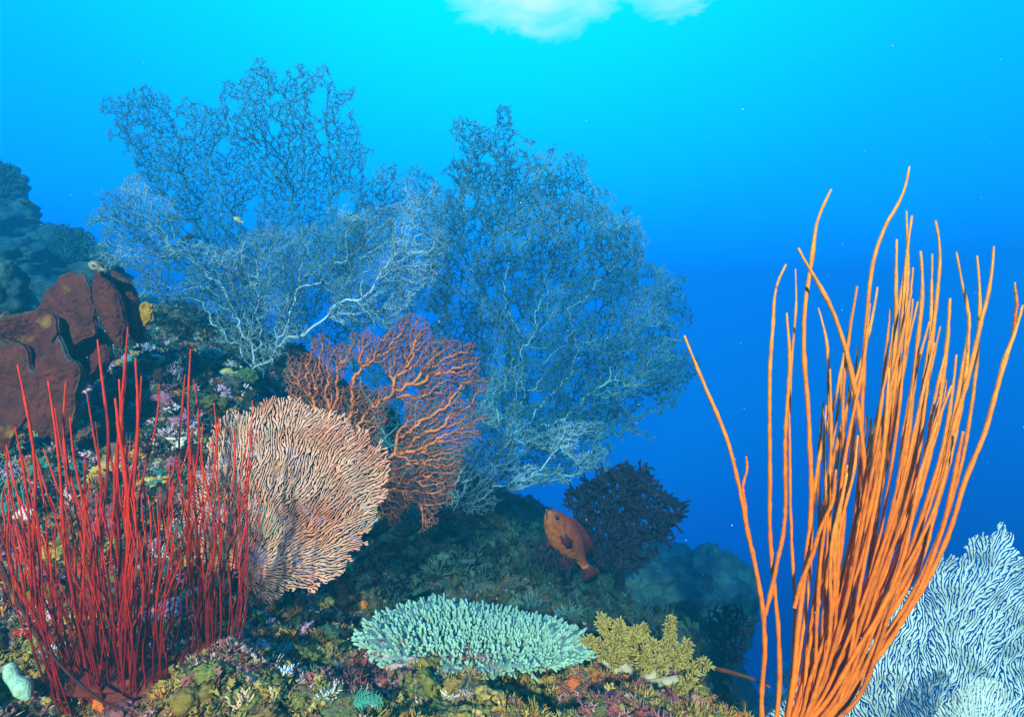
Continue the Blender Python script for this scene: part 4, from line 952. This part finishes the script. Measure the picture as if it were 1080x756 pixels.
# ------------------------------------------------------------------ uncountable crust and turf
def scatter(name, n, xr, yr, base, pal, smin, smax, seed, keep=None, tilt=.5, gain=1.0):
    g = np.random.default_rng(seed)
    x = g.uniform(*xr, n); y = yr[0] + (yr[1] - yr[0]) * g.beta(1, 1.3, n); z = height(x, y)
    # keep what could be in view
    px = 540 + F * x / y; py = 378 - F * z / y
    k = (px > -120) & (px < 1000) & (py < 860) & (py > 200)
    if keep is not None: k &= keep(x, y, z)
    x, y, z = x[k], y[k], z[k]; n = len(x)
    e = .01; nx = -(height(x + e, y) - height(x - e, y)) / (2 * e); ny = -(height(x, y + e) - height(x, y - e)) / (2 * e)
    N = np.stack([nx, ny, np.ones(n)], -1) * np.array([tilt * 1.6, tilt * 1.6, 1]); N /= np.linalg.norm(N, axis=1, keepdims=True)
    a = g.uniform(0, 6.283, n); t = np.stack([np.cos(a), np.sin(a), np.zeros(n)], -1); t -= N * (t * N).sum(1, keepdims=True); t /= np.linalg.norm(t, axis=1, keepdims=True); b = np.cross(N, t)
    s = g.uniform(smin, smax, n) * g.uniform(.6, 1.3, n)
    Vs, Fs, Cs, o = [], [], [], 0
    vari = base; idx = g.integers(0, len(vari), n)
    pal = np.asarray(pal)
    # palette patches follow a smooth field, so neighbours share colours
    fld = np.array([noise.noise((p * 4.5, q * 4.5, 3.0)) for p, q in zip(x, y)]) * .9 + .5 + g.normal(0, .11, n)
    ci = np.clip((fld * len(pal)).astype(int), 0, len(pal) - 1)
    col = pal[ci] * g.uniform(.75, 1.2, (n, 1)) * gain
    for j, (bv, bf_, bw) in enumerate(vari):
        m = np.nonzero(idx == j)[0]
        V = (bv[None, :, 0:1] * t[m][:, None] + bv[None, :, 1:2] * b[m][:, None] + bv[None, :, 2:3] * N[m][:, None]) * s[m][:, None, None]
        V += np.stack([x[m], y[m], z[m]], -1)[:, None]
        Vs.append(V.reshape(-1, 3)); Fs.append((bf_[None] + (np.arange(len(m)) * len(bv))[:, None, None]).reshape(-1, bf_.shape[1]) + o); o += len(m) * len(bv)
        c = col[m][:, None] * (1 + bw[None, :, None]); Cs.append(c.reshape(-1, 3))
    fc = {}
    for f in Fs: fc.setdefault(f.shape[1], []).append(f)
    ob = mesh_obj(name, np.concatenate(Vs), [np.concatenate(v) for v in fc.values()], M_growth, col=np.concatenate(Cs))
    tag(ob, kind='stuff')
def base_knob(seed):
    g = np.random.default_rng(seed); ps = []
    for i in range(6):
        ps.append(blobv((g.normal(0, .5), g.normal(0, .5), g.uniform(-.1, .3)), g.uniform(.25, .55, 3), amp=.4, freq=2, sub=1, seed=seed + i))
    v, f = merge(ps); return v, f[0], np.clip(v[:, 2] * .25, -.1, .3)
def base_tuft(seed, n=12, w=.07):
    g = np.random.default_rng(seed); ch, rr = [], []
    for i in range(n):
        d = g.normal(0, 1, 3); d[2] = abs(d[2]) + .5; d /= np.linalg.norm(d); l = g.uniform(.6, 1.2); b = np.r_[g.normal(0, .25, 2), -.1]
        ch.append(np.array([b, b + d * l * .6 + g.normal(0, .06, 3), b + d * l])); rr.append(np.array([w, w * .9, w * .25]))
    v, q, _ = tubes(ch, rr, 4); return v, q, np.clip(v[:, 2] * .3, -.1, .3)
def base_leaf(seed):
    g = np.random.default_rng(seed); ps = []
    for i in range(4):
        a = g.uniform(0, 6.28); L = g.uniform(.7, 1.2); W = g.uniform(.3, .55); lean = g.uniform(.2, .8)
        gx = np.linspace(-1, 1, 5); gy = np.linspace(0, 1, 5); V = []
        for th in (0, .05):
            for v in gy:
                for u in gx:
                    ww = W * (.35 + .65 * math.sin(math.pi * min(1, v * .75 + .12))); x = u * ww; z = v * L * .9 + .08 * u * u; yy = lean * v * v * L + .12 * math.sin(3 * u + v * 4) + th
                    V.append((x * math.cos(a) - yy * math.sin(a), x * math.sin(a) + yy * math.cos(a), z))
        f = [(o + r * 5 + c, o + r * 5 + c + 1, o + r * 5 + c + 6, o + r * 5 + c + 5) for o in (0, 25) for r in range(4) for c in range(4)]
        ps.append((np.array(V), np.array(f)))
    v, f = merge(ps); return v, f[0], np.zeros(len(v))
def base_branch(seed):
    g = np.random.default_rng(seed); ch, rr = [], []
    for i in range(4):
        d = g.normal(0, .6, 3); d[2] = 1; d /= np.linalg.norm(d); b = np.r_[g.normal(0, .15, 2), -.1]; m = b + d * .5
        ch.append(np.array([b, m, b + d * g.uniform(.8, 1.1)])); rr.append(np.array([.13, .11, .06]))
        for k in range(3):
            e = d + g.normal(0, .7, 3); e /= np.linalg.norm(e); st = b + d * g.uniform(.3, .7); ch.append(np.array([st, st + e * .2, st + e * g.uniform(.3, .45)])); rr.append(np.array([.1, .09, .05]))
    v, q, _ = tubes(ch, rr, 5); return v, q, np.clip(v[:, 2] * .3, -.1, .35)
def base_crust(seed):
    v, f = blobv((0, 0, .1), (1, .8, .45), amp=.7, freq=1.5, sub=3, seed=seed, amp2=.5, freq2=5)
    v += .12 * np.array([[noise.noise(Vector(p) * 9), noise.noise(Vector(p) * 9 + Vector((3, 0, 0))), noise.noise(Vector(p) * 9 + Vector((7, 0, 0)))] for p in v])
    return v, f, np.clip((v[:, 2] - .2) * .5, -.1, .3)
CRU = [base_crust(i) for i in range(5)]
KN = [base_knob(i) for i in range(4)]; TU = [base_tuft(i) for i in range(4)]; LF = [base_leaf(i) for i in range(4)]; BR = [base_branch(i) for i in range(4)]
PALN = [(.15, .05, .06), (.30, .15, .17), (.13, .07, .04), (.34, .13, .03), (.16, .11, .03), (.24, .17, .04), (.28, .22, .06), (.12, .13, .03), (.08, .10, .04), (.12, .07, .05), (.30, .23, .19), (.24, .09, .10), (.18, .05, .05), (.10, .05, .04)]
PALG = [(.018, .045, .032), (.03, .075, .05), (.012, .018, .018), (.05, .10, .065), (.024, .065, .065), (.06, .06, .025), (.035, .018, .018), (.045, .12, .10)]  # darkened colours paint in the dim mid reef beyond the strobes
PALL = [(.05, .13, .09), (.16, .15, .03), (.26, .06, .06), (.44, .26, .05), (.16, .07, .05), (.52, .26, .34), (.46, .16, .03), (.05, .16, .13), (.55, .42, .46), (.08, .06, .05), (.34, .10, .14), (.20, .16, .04), (.58, .50, .44)]
near = lambda x, y, z: y < 1.62
back = lambda x, y, z: y >= 1.5
left = lambda x, y, z: (x < -.55) & (y >= 1.3) & (y < 3.3)
scatter('encrusting_coral', 2600, (-1.5, .75), (.95, 1.75), KN, PALN, .006, .017, 81, near, gain=1.45)
scatter('coral_turf', 5200, (-1.5, .75), (.95, 1.75), TU, PALN, .010, .022, 82, near, gain=1.45)
scatter('leafy_algae', 1900, (-1.5, .75), (.95, 1.75), LF, PALN, .008, .018, 83, near, gain=1.45)
scatter('stubby_coral', 1500, (-1.5, .75), (.95, 1.75), BR, PALN, .010, .022, 84, near, gain=1.45)
scatter('crust_patch', 500, (-1.5, .75), (.95, 1.75), CRU, PALN, .012, .028, 91, near, gain=1.3)
scatter('slope_patch', 900, (-2.2, -.5), (1.35, 2.7), CRU, PALL, .018, .040, 92, left, gain=1.3)
scatter('dark_turf', 4500, (-1.9, 1.2), (1.5, 4.5), TU, PALG, .02, .05, 85, back)
scatter('green_algae', 2600, (-1.9, 1.2), (1.5, 4.2), LF, PALG, .015, .04, 86, back)
scatter('dark_crust', 3500, (-1.9, 1.2), (1.5, 4.5), CRU, PALG, .010, .028, 87, back)
scatter('slope_coral', 3000, (-2.2, -.45), (1.3, 3.3), BR, PALL, .012, .03, 88, left, gain=1.35)
scatter('slope_turf', 3000, (-2.2, -.45), (1.3, 3.3), TU, PALL, .014, .032, 89, left, gain=1.35)
scatter('slope_crust', 4500, (-2.2, -.55), (1.3, 3.3), CRU, PALL, .006, .016, 90, left, gain=1.35)

def marine_snow():
    g = np.random.default_rng(99); parts = []
    for i in range(70):
        Y = g.uniform(.7, 2.6); c = P(g.uniform(0, 1080), g.uniform(40, 700), Y)
        v, f = blobv(c, g.uniform(.0005, .0012, 3) * Y, amp=.4, sub=1, seed=i); parts.append((v, f))
    v, f = merge(parts); o = mesh_obj('marine_snow', v, f, M_growth, col=(.7, .75, .75)); tag(o, kind='stuff')
marine_snow()
